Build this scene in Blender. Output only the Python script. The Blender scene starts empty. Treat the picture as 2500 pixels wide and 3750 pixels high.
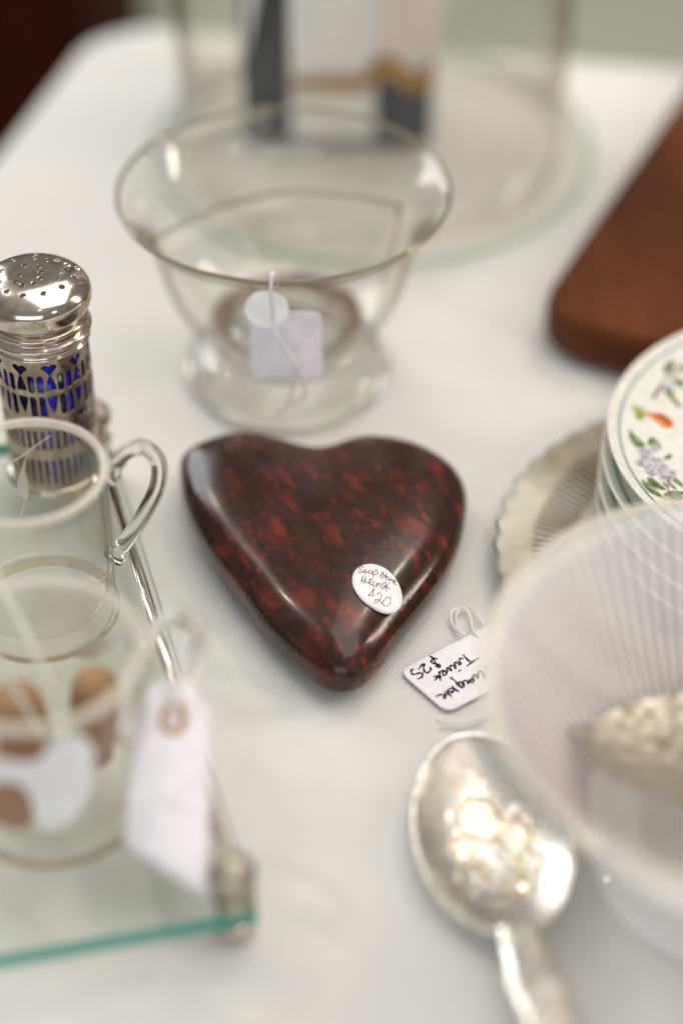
import bpy, bmesh, math, random
from math import sin, cos, pi, radians
from mathutils import Vector, Matrix
import mathutils.noise as mnoise
random.seed(7)
scene = bpy.context.scene
COL = scene.collection

# ---------------------------------------------------------------- camera
cam_data = bpy.data.cameras.new("camera")
cam = bpy.data.objects.new("camera", cam_data); COL.objects.link(cam)
cam.location = (0, -0.506, 0.44)
cam.rotation_euler = (radians(90 - 41), 0, 0)
cam_data.sensor_fit = 'VERTICAL'; cam_data.sensor_height = 36; cam_data.sensor_width = 24
cam_data.lens = 64.29
cam_data.clip_start = 0.01; cam_data.clip_end = 50
cam_data.dof.use_dof = True
cam_data.dof.focus_distance = 0.612
cam_data.dof.aperture_fstop = 2.0
scene.camera = cam

# ---------------------------------------------------------------- light
world = bpy.data.worlds.new("World"); scene.world = world
world.use_nodes = True
wn = world.node_tree.nodes; wl = world.node_tree.links
bg = wn['Background']; bg.inputs['Strength'].default_value = 1.0
wtc = wn.new('ShaderNodeTexCoord'); wsep = wn.new('ShaderNodeSeparateXYZ')
wl.new(wtc.outputs['Generated'], wsep.inputs[0])
wmr = wn.new('ShaderNodeMapRange'); wmr.inputs[1].default_value = -0.6; wmr.inputs[2].default_value = 1
wl.new(wsep.outputs['Z'], wmr.inputs[0])
wr = wn.new('ShaderNodeValToRGB')
wr.color_ramp.elements[0].color = (0.13, 0.11, 0.09, 1)
wr.color_ramp.elements[1].color = (0.50, 0.51, 0.52, 1)
we = wr.color_ramp.elements.new(0.78); we.color = (0.24, 0.24, 0.235, 1)
wl.new(wmr.outputs[0], wr.inputs[0]); wl.new(wr.outputs[0], bg.inputs['Color'])

def area(name, loc, target, sx, sy, power, color):
    d = bpy.data.lights.new(name, 'AREA'); d.shape = 'RECTANGLE'
    d.size = sx; d.size_y = sy; d.energy = power; d.color = color
    o = bpy.data.objects.new(name, d); COL.objects.link(o)
    o.location = loc
    o.rotation_euler = (Vector(target) - Vector(loc)).to_track_quat('-Z', 'Y').to_euler()
    return o
# shop window to the back left, as panes between glazing bars
for i in range(2):
    for j in range(2):
        area("window_pane_light", (-1.55 + 0.44*i, 1.35 + 0.32*i, 0.62 + 0.56*j), (-0.3 + 0.44*i, -0.1 + 0.32*i, 0.1), 0.50, 0.50, 4.2, (0.93, 0.97, 1.0))
# ceiling light panel over the back of the table
area("ceiling_light", (0.65, 0.42, 2.4), (0.05, 0.05, 0), 3.0, 2.0, 44.0, (1.0, 0.915, 0.81))
# small bulbs of the shop lamps, seen only as glints
for bx, by, bz in ((-0.95, 0.85, 1.55), (0.75, 1.15, 1.6), (-1.2, 1.45, 1.5), (0.35, -1.2, 1.9)):
    area("bulb_light", (bx, by, bz), (0, 0, 0.05), 0.09, 0.09, 1.5 if by > 0 else 0.35, (1.0, 0.90, 0.76))
# cool fill lamp added behind the camera to brighten upright faces
area("front_fill_light", (-0.3, -2.5, 0.95), (0, 0, 0.05), 2.4, 1.0, 13.0, (0.93, 0.97, 1.0))
# small bulbs of the shop lamps, seen only as glints
for bx, by, bz in ((-0.95, 0.85, 1.55), (0.75, 1.15, 1.6), (-1.2, 1.45, 1.5), (0.35, -1.2, 1.9)):
    area("bulb_light", (bx, by, bz), (0, 0, 0.05), 0.09, 0.09, 1.5 if by > 0 else 0.35, (1.0, 0.90, 0.76))
# second copy of the added front fill, behind the camera
area("front_fill_light", (-0.3, -2.5, 0.95), (0, 0, 0.05), 2.4, 1.0, 13.0, (0.93, 0.97, 1.0))
# warm wall lamps to the right
area("wall_light", (1.3, 0.3, 0.62), (0.1, -0.05, 0), 0.12, 0.7, 5.0, (1.0, 0.88, 0.74))
area("wall_light", (1.1, -1.1, 1.0), (0.1, -0.1, 0), 0.18, 0.18, 1.0, (1.0, 0.84, 0.66))

scene.view_settings.view_transform = 'Standard'
scene.view_settings.look = 'None'
scene.view_settings.exposure = 0.06
scene.view_settings.gamma = 1.0
scene.cycles.use_denoising = True
scene.cycles.max_bounces = 14
scene.cycles.transmission_bounces = 12
scene.cycles.transparent_max_bounces = 24
scene.cycles.glossy_bounces = 6
scene.cycles.diffuse_bounces = 4
scene.cycles.blur_glossy = 0.4
scene.cycles.sample_clamp_indirect = 30
scene.cycles.caustics_refractive = True

# ---------------------------------------------------------------- traced lettering and outlines (millimetres on the table)
HEART = [(-59.2, 13.1), (-58.8, 21.0), (-53.8, 27.7), (-47.2, 32.5), (-40.5, 35.2), (-34.6, 35.9), (-28.5, 34.5), (-21.6, 31.1), (-15.6, 27.1), (-9.6, 25.0), (-3.7, 27.1), (1.4, 31.1), (7.3, 33.2), (14.2, 33.2), (22.6, 31.1), (31.0, 25.7), (39.0, 16.4), (43.5, 5.3), (45.0, -6.1), (43.5, -19.6), (40.4, -33.9), (34.6, -50.1), (26.3, -66.7), (18.4, -80.5), (11.5, -92.9), (5.5, -99.4), (-0.3, -101.1), (-6.1, -98.9), (-13.6, -90.9), (-21.2, -81.6), (-27.5, -72.0), (-34.9, -57.9), (-43.4, -42.1), (-50.6, -25.7), (-55.5, -11.1), (-58.0, 1.5)]
STICKER_INK = [[(7.6, -55.2), (7.1, -54.7), (6.3, -55.2), (6.0, -55.9), (6.5, -56.5), (7.0, -57.0), (6.6, -57.6), (6.0, -57.7), (5.5, -57.1)], [(7.0, -57.0), (7.5, -57.4), (8.1, -57.0), (8.4, -56.4), (8.0, -56.0), (7.5, -56.6), (7.9, -57.4), (8.5, -57.6), (9.0, -57.0), (9.0, -56.6)], [(10.1, -56.2), (9.6, -56.2), (9.1, -56.9), (9.3, -57.7), (9.8, -57.7), (10.3, -56.9), (10.3, -56.4), (10.2, -57.3), (10.7, -57.5)], [(10.7, -56.8), (10.6, -58.0), (10.4, -59.6)], [(10.7, -57.0), (11.2, -56.0), (11.9, -55.9), (12.1, -56.8), (11.7, -57.8), (11.0, -58.0), (10.6, -57.8)], [(12.5, -58.6), (13.0, -58.2), (13.6, -56.8), (13.9, -56.2), (13.9, -57.0), (14.0, -58.2), (13.8, -59.0), (13.3, -59.1), (13.1, -58.6)], [(15.1, -56.0), (14.8, -57.8), (14.8, -59.2)], [(13.8, -57.0), (14.5, -57.9), (15.4, -58.3)], [(14.9, -58.0), (14.9, -59.5), (15.5, -59.8), (15.9, -59.2), (15.7, -58.4), (15.2, -58.3), (14.9, -58.8)], [(15.9, -58.9), (16.3, -58.9), (16.4, -60.0), (16.8, -59.2), (17.2, -59.1), (17.2, -60.2), (17.8, -60.2), (18.2, -59.6), (17.9, -59.3), (17.5, -59.8), (17.4, -60.6), (17.9, -61.0), (18.5, -60.9)], [(7.6, -58.6), (7.0, -60.1), (6.4, -62.4)], [(8.3, -58.9), (7.9, -60.6), (7.5, -62.5)], [(6.7, -61.0), (7.3, -61.6), (8.2, -61.9), (9.1, -62.0), (9.8, -61.4), (10.0, -60.3), (9.6, -60.2), (9.2, -61.1), (9.3, -62.4), (9.7, -62.8), (10.3, -62.4)], [(11.3, -61.1), (10.7, -61.5), (10.4, -62.4), (10.6, -63.1), (11.2, -63.1), (11.7, -62.3), (11.9, -61.5), (11.7, -62.5), (12.0, -63.1), (12.2, -62.1), (12.5, -61.6), (12.7, -62.0), (13.2, -61.9), (13.1, -62.9), (13.4, -63.9), (13.9, -63.6), (14.6, -62.6), (14.8, -61.4), (14.3, -60.9), (13.9, -61.5), (14.1, -62.6), (15.0, -63.1), (16.2, -63.3)], [(16.1, -60.7), (15.1, -62.4), (14.7, -65.0)], [(11.0, -64.9), (10.4, -65.3), (10.0, -65.9), (10.6, -66.5), (10.7, -67.2), (10.2, -67.6), (9.4, -67.3), (9.0, -66.9)], [(11.0, -63.8), (10.4, -65.2), (9.3, -67.2), (8.8, -68.1)], [(11.8, -66.9), (12.1, -66.0), (12.8, -65.9), (13.3, -66.4), (13.1, -67.7), (12.1, -69.7), (11.3, -70.4), (11.0, -69.7), (11.6, -68.8), (12.4, -69.0), (13.1, -69.9), (13.5, -70.6)], [(13.5, -70.4), (13.8, -69.2), (14.7, -67.7), (15.6, -66.9), (16.2, -67.5), (16.1, -69.2), (15.5, -70.5), (14.6, -70.9), (13.9, -70.7), (13.5, -70.0)]]
STICKER = [(3.6, -60.6), (4.0, -58.0), (5.3, -55.7), (7.0, -54.1), (8.8, -53.3), (10.6, -53.0), (12.7, -53.4), (14.9, -54.6), (16.8, -56.5), (18.5, -59.1), (19.5, -61.6), (20.1, -64.4), (20.2, -66.7), (19.8, -68.9), (18.8, -71.2), (17.2, -72.9), (15.1, -73.8), (13.0, -73.7), (10.7, -72.8), (8.3, -71.2), (6.4, -69.2), (5.0, -66.9), (4.1, -64.7), (3.6, -62.6)]
TAG_INK = [[(32.1, -76.7), (31.2, -76.3), (30.3, -76.9), (29.9, -78.0), (30.9, -78.6), (31.7, -79.0), (32.8, -79.2), (32.6, -80.1), (31.2, -79.9)], [(29.4, -74.9), (30.7, -76.5), (31.7, -79.2), (32.6, -80.9)], [(25.7, -81.3), (26.6, -79.6), (27.7, -78.7), (27.3, -80.3), (27.5, -82.2), (28.3, -82.9), (29.4, -82.2), (29.7, -80.9), (29.3, -80.3)], [(24.1, -81.3), (23.3, -81.6), (23.2, -83.1), (24.2, -83.7), (25.5, -83.1), (26.6, -83.1), (26.9, -84.3), (26.2, -85.2), (25.2, -85.8)], [(40.8, -74.5), (42.0, -76.7), (43.2, -78.0)], [(45.8, -76.2), (43.7, -77.8), (41.6, -79.9)], [(40.7, -76.3), (39.7, -76.4), (39.2, -77.6), (39.9, -78.8), (39.2, -79.1), (38.5, -78.2), (37.6, -78.4), (37.9, -79.9), (38.0, -80.9), (37.0, -79.6), (36.0, -80.0), (36.4, -82.0), (35.4, -80.7), (34.9, -81.1), (35.1, -82.4), (33.7, -82.4), (33.5, -83.7), (34.3, -84.1), (34.8, -82.9), (34.0, -82.0), (32.9, -82.2), (32.3, -83.3)], [(32.4, -82.4), (32.5, -84.5), (32.8, -86.7)], [(30.4, -84.8), (31.5, -84.5), (33.1, -84.8)], [(32.8, -85.2), (31.7, -85.2), (30.7, -86.5)], [(38.8, -82.1), (39.7, -81.6)], [(36.0, -85.0), (37.8, -87.1), (38.4, -88.9), (39.9, -89.5), (40.3, -88.4), (39.5, -87.1), (38.6, -87.6), (39.1, -88.7)], [(40.2, -89.3), (40.0, -87.1), (40.8, -86.5), (41.5, -86.7), (41.9, -88.0), (42.2, -86.3), (42.8, -87.3), (43.5, -87.1), (43.6, -85.9), (42.8, -85.9), (42.8, -87.1)], [(43.5, -87.1), (43.4, -84.8), (44.0, -83.9), (44.7, -84.8), (45.2, -85.6), (45.1, -83.7), (46.2, -82.0), (47.6, -86.3), (46.9, -84.1), (47.5, -83.7), (47.8, -85.2)], [(48.3, -84.6), (48.5, -84.8)], [(49.7, -80.3), (48.7, -79.7), (47.7, -80.7), (48.1, -82.2), (49.5, -82.6), (50.4, -81.4)], [(36.4, -88.9), (37.7, -90.8), (38.6, -91.5)], [(36.8, -91.3), (36.9, -90.2), (35.5, -90.2), (35.0, -91.3), (36.0, -91.9), (36.8, -91.3), (35.5, -91.7), (34.7, -91.1)], [(33.7, -91.3), (34.9, -92.4), (36.2, -93.9)], [(33.9, -93.2), (33.2, -94.1), (34.0, -94.3), (34.0, -92.8), (32.7, -92.8), (31.7, -93.2), (31.0, -93.6)]]
TAG_LOOPS = [[(48.0, -66.3), (46.0, -65.9), (44.8, -63.9), (44.2, -61.1), (44.4, -57.9), (43.6, -54.7), (42.3, -52.7), (40.9, -52.3), (39.7, -53.9), (39.1, -57.1), (39.3, -59.9), (39.8, -62.7)], [(42.0, -65.7), (40.6, -64.7), (38.7, -61.9), (37.6, -58.7), (37.5, -55.5), (38.6, -53.1), (40.3, -52.3), (43.2, -51.5), (45.1, -52.5), (46.7, -55.1), (48.2, -58.3), (49.7, -60.7), (51.2, -63.1), (54.1, -66.3)]]
THREAD = [[(30.8, -101.7), (32.8, -103.8), (36.0, -104.7), (39.7, -104.3), (43.7, -103.1), (46.4, -102.4), (50.5, -100.9)], [(31.4, -106.3), (34.3, -105.9), (38.3, -106.3), (42.3, -105.2), (45.0, -103.5)]]
LEAVES = [[(-68.2, 7.6), (-66.8, 5.5), (-65.0, 3.1), (-63.6, 0.2), (-63.5, -1.4), (-66.2, -1.4), (-67.7, 0.7), (-68.3, 4.0)], [(-60.6, 4.3), (-58.9, 2.6), (-58.0, -0.2), (-58.4, -2.6), (-60.9, -1.6), (-62.4, 1.0)], [(-57.4, -6.8), (-55.9, -5.4), (-54.4, -5.4), (-55.2, -7.2), (-57.0, -8.4)], [(-67.3, -20.7), (-65.3, -22.3), (-63.8, -24.1), (-62.4, -26.3), (-61.2, -29.2), (-63.2, -28.3), (-65.3, -26.7), (-66.7, -24.1)], [(-64.9, -18.9), (-63.2, -19.1), (-61.7, -20.9), (-59.3, -24.7), (-61.6, -24.3), (-63.7, -23.2), (-64.9, -21.4)], [(-60.2, -27.2), (-58.0, -25.4), (-54.2, -25.4), (-52.7, -26.3), (-54.6, -27.8), (-57.3, -28.7), (-59.9, -28.5)], [(-58.5, -28.9), (-54.6, -28.2), (-53.0, -28.5), (-54.9, -30.5), (-57.3, -30.5)], [(-57.0, -18.2), (-55.0, -18.2), (-53.5, -20.5), (-52.9, -23.6), (-53.8, -22.7), (-55.4, -20.9)], [(-50.9, 45.0), (-48.9, 48.1), (-46.6, 49.2), (-46.5, 46.6), (-48.7, 42.9), (-50.7, 41.9)], [(-49.1, 38.0), (-47.1, 38.8), (-44.2, 37.7), (-44.8, 33.6), (-47.6, 35.4)], [(-52.2, 33.1), (-49.3, 32.1), (-49.1, 28.6), (-47.5, 22.5), (-48.3, 21.8), (-50.7, 26.0), (-52.0, 29.6)], [(-57.3, 26.8), (-56.7, 29.1), (-54.3, 33.1), (-52.4, 36.2), (-53.5, 32.1), (-55.5, 29.1), (-56.5, 26.5)], [(-65.5, 21.6), (-63.9, 22.0), (-62.4, 20.8), (-61.4, 18.1), (-62.1, 15.1), (-63.4, 13.9), (-64.7, 15.6), (-64.8, 19.6)], [(-45.3, 45.5), (-44.0, 47.1), (-42.3, 46.6), (-43.4, 43.4), (-44.9, 43.4)], [(-57.6, -20.5), (-56.7, -21.8), (-55.3, -24.5), (-56.9, -23.6)], [(-63.8, -15.1), (-62.5, -14.1), (-62.4, -16.4), (-63.3, -17.8)], [(-61.6, -11.4), (-60.5, -11.9), (-59.9, -13.7), (-61.0, -13.2)]]
BUD = [(-61.0, 18.6), (-58.4, 18.3), (-55.4, 18.1), (-53.3, 16.1), (-51.8, 13.7), (-51.8, 11.3), (-53.2, 9.6), (-55.5, 10.3), (-57.6, 12.7), (-59.6, 15.9), (-61.4, 17.1)]
BUD_RED = [(-58.4, 17.8), (-55.5, 17.6), (-53.6, 15.4), (-52.3, 12.2), (-54.3, 12.7), (-56.4, 15.1)]
FLOWERS = [(-64.4, -3.5), (-60.4, -2.1), (-63.9, -6.8), (-59.5, -8.6), (-66.1, -10.5), (-63.4, -11.9), (-60.2, -14.1), (-63.0, -15.1), (-56.1, -15.5), (-59.0, -17.8), (-47.2, 42.4), (-50.5, 33.9), (-63.0, -4.4), (-58.5, -12.3), (-57.3, -18.2), (-61.3, -8.6)]
STEMS = [[(-59.9, -20.5), (-58.7, -23.2), (-58.3, -27.6), (-57.8, -32.5), (-55.8, -36.4)], [(-61.2, -29.2), (-60.1, -30.3), (-58.7, -30.5)], [(-58.5, -16.0), (-57.9, -19.6), (-58.0, -23.2)], [(-57.3, 26.8), (-54.0, 33.1), (-50.7, 39.3), (-47.2, 42.4)]]
ETCH_LEAF = [(100.3, 61.1), (103.9, 57.5), (107.0, 54.2), (109.7, 50.8), (108.7, 47.5), (105.5, 44.0), (103.0, 43.2), (100.7, 47.3), (100.5, 51.5), (101.7, 55.8), (99.7, 60.3)]
ETCH_STEMS = [[(78.0, 70.7), (90.8, 66.2), (105.0, 61.8), (119.1, 60.1)], [(104.8, 43.4), (107.9, 40.0), (111.1, 36.6)], [(100.0, 60.9), (95.6, 64.2), (90.8, 66.2)]]
DECAL = [(-106.3, 66.1), (-85.9, 63.9), (-70.7, 71.7), (-56.1, 66.2), (-57.0, 52.1), (-64.6, 41.4), (-82.7, 34.2), (-89.9, 39.2), (-92.5, 54.0), (-109.5, 53.9)]
DECAL2 = [[(-105.1, 70.7), (-88.5, 72.7), (-80.3, 68.7), (-85.9, 63.9), (-106.5, 65.2)], [(-110.0, 52.0), (-94.9, 53.9), (-90.3, 43.0), (-96.7, 35.2), (-114.4, 36.0)]]
FARLEAF = [(82.4, 46.7), (72.2, 51.6), (56.4, 57.9), (40.6, 64.1), (53.9, 54.0), (70.4, 46.3)]

# ---------------------------------------------------------------- helpers
def tag(o, label=None, cat=None, group=None, kind=None):
    if label: o['label'] = label
    if cat: o['category'] = cat
    if group: o['group'] = group
    if kind: o['kind'] = kind
    return o

def empty(name, loc=(0, 0, 0), rz=0.0):
    o = bpy.data.objects.new(name, None); COL.objects.link(o)
    o.empty_display_size = 0.01; o.location = loc; o.rotation_euler = (0, 0, rz)
    return o

def mesh_obj(name, verts, faces, mat, parent=None, smooth=True, mats=None, fmat=None):
    me = bpy.data.meshes.new(name); me.from_pydata([tuple(v) for v in verts], [], faces)
    if mats:
        for m in mats: me.materials.append(m)
        me.polygons.foreach_set('material_index', fmat)
    else:
        me.materials.append(mat)
    me.polygons.foreach_set('use_smooth', [smooth]*len(me.polygons))
    me.update()
    o = bpy.data.objects.new(name, me); COL.objects.link(o); o.parent = parent
    return o

def fix_normals(o):
    bm = bmesh.new(); bm.from_mesh(o.data); bmesh.ops.recalc_face_normals(bm, faces=bm.faces)
    bm.to_mesh(o.data); bm.free(); return o

def lathe_data(prof, seg=96, closed=False):
    """prof: (r, z) points; closed=True joins last to first (a solid wall)"""
    V = []; F = []; n = len(prof); idx = []
    for (r, z) in prof:
        if r < 1e-6:
            idx.append([len(V)]*seg); V.append((0, 0, z))
        else:
            idx.append(list(range(len(V), len(V)+seg)))
            V += [(r*cos(2*pi*k/seg), r*sin(2*pi*k/seg), z) for k in range(seg)]
    for i in range(n if closed else n-1):
        A = idx[i]; B = idx[(i+1) % n]
        for k in range(seg):
            k2 = (k+1) % seg
            f = []
            for q in (A[k], A[k2], B[k2], B[k]):
                if q not in f: f.append(q)
            if len(f) > 2: F.append(f)
    return V, F

def smooth_prof(pts, n=6):
    out = []
    P = [pts[0]] + list(pts) + [pts[-1]]
    for i in range(1, len(P)-2):
        for k in range(n):
            t = k/n; out.append(cr(P[i-1], P[i], P[i+1], P[i+2], t))
    out.append(tuple(pts[-1])); return out

def cr(a, b, c, d, t):
    return tuple(0.5*((2*b[i]) + (-a[i]+c[i])*t + (2*a[i]-5*b[i]+4*c[i]-d[i])*t*t + (-a[i]+3*b[i]-3*c[i]+d[i])*t**3) for i in range(len(b)))

def lathe(name, prof, mat, parent=None, seg=96, closed=False, loc=None):
    V, F = lathe_data(prof, seg, closed)
    o = mesh_obj(name, V, F, mat, parent); fix_normals(o)
    if loc: o.location = loc
    return o

def tube(name, pts, r, mat, parent=None, seg=10, rad=None, cap=True, flat=1.0):
    P = [Vector(p) for p in pts]; V = []; F = []; n = len(P)
    t0 = (P[1]-P[0]).normalized()
    up = Vector((0, 0, 1)) if abs(t0.z) < 0.9 else Vector((0, 1, 0))
    nrm = t0.cross(up).normalized()
    for i in range(n):
        t = (P[min(i+1, n-1)] - P[max(i-1, 0)]).normalized()
        nrm = (nrm - t*nrm.dot(t)).normalized(); b = t.cross(nrm)
        rr = rad[i] if rad else r
        for k in range(seg):
            a = 2*pi*k/seg
            V.append(P[i] + nrm*rr*cos(a) + b*rr*flat*sin(a))
    for i in range(n-1):
        for k in range(seg):
            k2 = (k+1) % seg
            F.append((i*seg+k, i*seg+k2, (i+1)*seg+k2, (i+1)*seg+k))
    if cap:
        F.append(tuple(range(seg))[::-1]); F.append(tuple((n-1)*seg+k for k in range(seg)))
    return fix_normals(mesh_obj(name, V, F, mat, parent))

def spline(pts, n=8):
    return smooth_prof([tuple(p) for p in pts], n)

def ribbons(name, strokes, width, mat, parent, zf, n=5):
    """pen strokes: one flat ribbon each, following the surface height zf(x, y)"""
    V = []; F = []
    for s in strokes:
        q = spline([(x/1000, y/1000) for x, y in s], n)
        for i, p in enumerate(q):
            a = q[max(i-1, 0)]; b = q[min(i+1, len(q)-1)]
            dx, dy = b[0]-a[0], b[1]-a[1]; L = math.hypot(dx, dy) or 1
            w = width*(0.8+0.35*sin(i*0.9+len(s)))
            nx, ny = -dy/L*w/2, dx/L*w/2
            for sg in (1, -1):
                x, y = p[0]+sg*nx, p[1]+sg*ny
                V.append((x, y, zf(x, y)))
            if i: k = len(V)-4; F.append((k, k+1, k+3, k+2))
    # all faces up
    F2 = []
    for f in F:
        a, b, c = (Vector(V[f[j]]) for j in range(3))
        F2.append(f if (b-a).cross(c-a).z > 0 else f[::-1])
    return mesh_obj(name, V, F2, mat, parent, smooth=False)

def box_data(x0, x1, y0, y1, z0, z1):
    V = [(x, y, z) for x in (x0, x1) for y in (y0, y1) for z in (z0, z1)]
    F = [(0, 1, 3, 2), (4, 6, 7, 5), (0, 4, 5, 1), (2, 3, 7, 6), (0, 2, 6, 4), (1, 5, 7, 3)]
    return V, F

def bevel(o, w, seg=2):
    m = o.modifiers.new('bevel', 'BEVEL'); m.width = w; m.segments = seg; m.limit_method = 'ANGLE'
    return o

def plate_outline(name, outline, z0, z1, mat, parent=None, bev=0.0):
    n = len(outline)
    V = [(x, y, z0) for x, y in outline] + [(x, y, z1) for x, y in outline]
    F = [tuple(range(n))[::-1], tuple(range(n, 2*n))] + [(i, (i+1) % n, n+(i+1) % n, n+i) for i in range(n)]
    o = mesh_obj(name, V, F, mat, parent, smooth=False); fix_normals(o)
    if bev: bevel(o, bev)
    return o

# ---------------------------------------------------------------- materials
class NT:
    def __init__(s, name):
        s.m = bpy.data.materials.new(name); s.m.use_nodes = True
        s.n = s.m.node_tree.nodes; s.l = s.m.node_tree.links
        s.b = s.n['Principled BSDF']; s.out = s.n['Material Output']
    def node(s, t, **k):
        o = s.n.new(t)
        for a, v in k.items(): setattr(o, a, v)
        return o
    def link(s, a, b): s.l.new(a, b)
    def coord(s, scale=(1, 1, 1), rot=(0, 0, 0), kind='Object'):
        tc = s.node('ShaderNodeTexCoord'); mp = s.node('ShaderNodeMapping')
        mp.inputs['Scale'].default_value = scale; mp.inputs['Rotation'].default_value = rot
        s.link(tc.outputs[kind], mp.inputs[0]); return mp.outputs[0]
    def noise(s, vec, scale, detail=3, rough=0.5, dist=0.0):
        o = s.node('ShaderNodeTexNoise'); o.inputs['Scale'].default_value = scale
        o.inputs['Detail'].default_value = detail; o.inputs['Roughness'].default_value = rough
        o.inputs['Distortion'].default_value = dist
        if vec: s.link(vec, o.inputs['Vector'])
        return o
    def ramp(s, fac, stops):
        o = s.node('ShaderNodeValToRGB'); e = o.color_ramp.elements
        e[0].position, e[0].color = stops[0][0], (*stops[0][1], 1)
        e[1].position, e[1].color = stops[-1][0], (*stops[-1][1], 1)
        for p, c in stops[1:-1]:
            k = e.new(p); k.color = (*c, 1)
        s.link(fac, o.inputs[0]); return o.outputs[0]
    def bump(s, h, strength, dist=0.0005):
        o = s.node('ShaderNodeBump'); o.inputs['Strength'].default_value = strength
        o.inputs['Distance'].default_value = dist
        s.link(h, o.inputs['Height']); s.link(o.outputs[0], s.b.inputs['Normal']); return o
    def set(s, **k):
        for a, v in k.items():
            i = s.b.inputs[a.replace('_', ' ')]
            i.default_value = (*v, 1) if isinstance(v, tuple) and len(v) == 3 and i.type == 'RGBA' else v
        return s

def plain(name, col, rough=0.5, metal=0.0, **k):
    t = NT(name); t.set(Base_Color=col, Roughness=rough, Metallic=metal, **k)
    nz = t.noise(t.coord(), 220, 4)
    t.link(t.ramp(nz.outputs[0], [(0.3, tuple(c*0.9 for c in col)), (0.7, tuple(min(1, c*1.06) for c in col))]), t.b.inputs['Base Color'])
    return t.m

def glass_mat(name, col=(1, 1, 1), rough=0.0, ior=1.47, clear=0.0):
    t = NT(name)
    g = t.node('ShaderNodeBsdfGlass'); g.inputs['Color'].default_value = (*col, 1)
    g.inputs['Roughness'].default_value = rough; g.inputs['IOR'].default_value = ior
    tr = t.node('ShaderNodeBsdfTransparent'); tr.inputs['Color'].default_value = (*col, 1)
    lf = t.node('ShaderNodeLayerWeight'); lf.inputs['Blend'].default_value = 0.5
    dk = tuple(c*k for c, k in zip(col, (0.62, 0.55, 0.45)))
    t.link(t.ramp(lf.outputs['Facing'], [(0.0, col), (0.70, col), (0.98, dk)]), tr.inputs['Color'])
    mx = t.node('ShaderNodeMixShader'); mx.inputs[0].default_value = clear
    t.link(g.outputs[0], mx.inputs[1]); t.link(tr.outputs[0], mx.inputs[2])
    t.link(mx.outputs[0], t.out.inputs['Surface']); return t.m

def sheet_glass(name, col=(0.97, 0.98, 0.97), refl=1.0, milk=0.0, milk_edge=0.0, milk_col=(0.9, 0.88, 0.86), edge_tint=None):
    """thin pane or wall: clear film with a fresnel reflection; milk = translucent white body"""
    t = NT(name)
    tr = t.node('ShaderNodeBsdfTransparent'); tr.inputs['Color'].default_value = (*col, 1)
    gl = t.node('ShaderNodeBsdfGlossy'); gl.inputs['Roughness'].default_value = 0.03
    fr = t.node('ShaderNodeLayerWeight'); fr.inputs['Blend'].default_value = 0.5
    pw = t.node('ShaderNodeMath', operation='POWER'); pw.inputs[1].default_value = 4.5
    t.link(fr.outputs['Facing'], pw.inputs[0])
    ml = t.node('ShaderNodeMath', operation='MULTIPLY_ADD'); ml.inputs[1].default_value = 0.8*refl; ml.inputs[2].default_value = 0.045*refl
    t.link(pw.outputs[0], ml.inputs[0])
    base = tr.outputs[0]
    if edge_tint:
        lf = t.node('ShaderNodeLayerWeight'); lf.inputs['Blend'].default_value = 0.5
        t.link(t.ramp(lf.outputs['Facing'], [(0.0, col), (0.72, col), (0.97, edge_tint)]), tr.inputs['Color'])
    if milk or milk_edge:
        df = t.node('ShaderNodeBsdfDiffuse'); df.inputs['Color'].default_value = (*milk_col, 1)
        tl = t.node('ShaderNodeBsdfTranslucent'); tl.inputs['Color'].default_value = (*milk_col, 1)
        m0 = t.node('ShaderNodeMixShader'); m0.inputs[0].default_value = 0.3
        t.link(df.outputs[0], m0.inputs[1]); t.link(tl.outputs[0], m0.inputs[2])
        lw = t.node('ShaderNodeLayerWeight'); lw.inputs['Blend'].default_value = 0.45
        mr = t.node('ShaderNodeMapRange'); mr.inputs[3].default_value = milk; mr.inputs[4].default_value = milk_edge
        t.link(lw.outputs['Facing'], mr.inputs[0])
        m1 = t.node('ShaderNodeMixShader'); t.link(mr.outputs[0], m1.inputs[0])
        t.link(base, m1.inputs[1]); t.link(m0.outputs[0], m1.inputs[2]); base = m1.outputs[0]
    mx = t.node('ShaderNodeMixShader'); t.link(ml.outputs[0], mx.inputs[0])
    t.link(base, mx.inputs[1]); t.link(gl.outputs[0], mx.inputs[2])
    t.link(mx.outputs[0], t.out.inputs['Surface']); return t.m

def silver_mat(name, col=(0.80, 0.76, 0.70), rough=0.12, tarnish=0.35, scale=90, bump=0.0, bscale=400):
    t = NT(name); c = t.coord()
    t.set(Metallic=1.0, Roughness=rough)
    nz = t.noise(c, scale, 6, 0.65, 0.6)
    dark = tuple(x*(1-tarnish)*y for x, y in zip(col, (1.0, 0.9, 0.8)))
    t.link(t.ramp(nz.outputs[0], [(0.36, dark), (0.56, col)]), t.b.inputs['Base Color'])
    mr = t.node('ShaderNodeMapRange'); mr.inputs[1].default_value = 0.35; mr.inputs[2].default_value = 0.65
    mr.inputs[3].default_value = rough*2.2; mr.inputs[4].default_value = rough*0.8
    t.link(nz.outputs[0], mr.inputs[0]); t.link(mr.outputs[0], t.b.inputs['Roughness'])
    if bump:
        n2 = t.noise(c, bscale, 4); t.bump(n2.outputs[0], bump, 0.0004)
    return t.m

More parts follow.
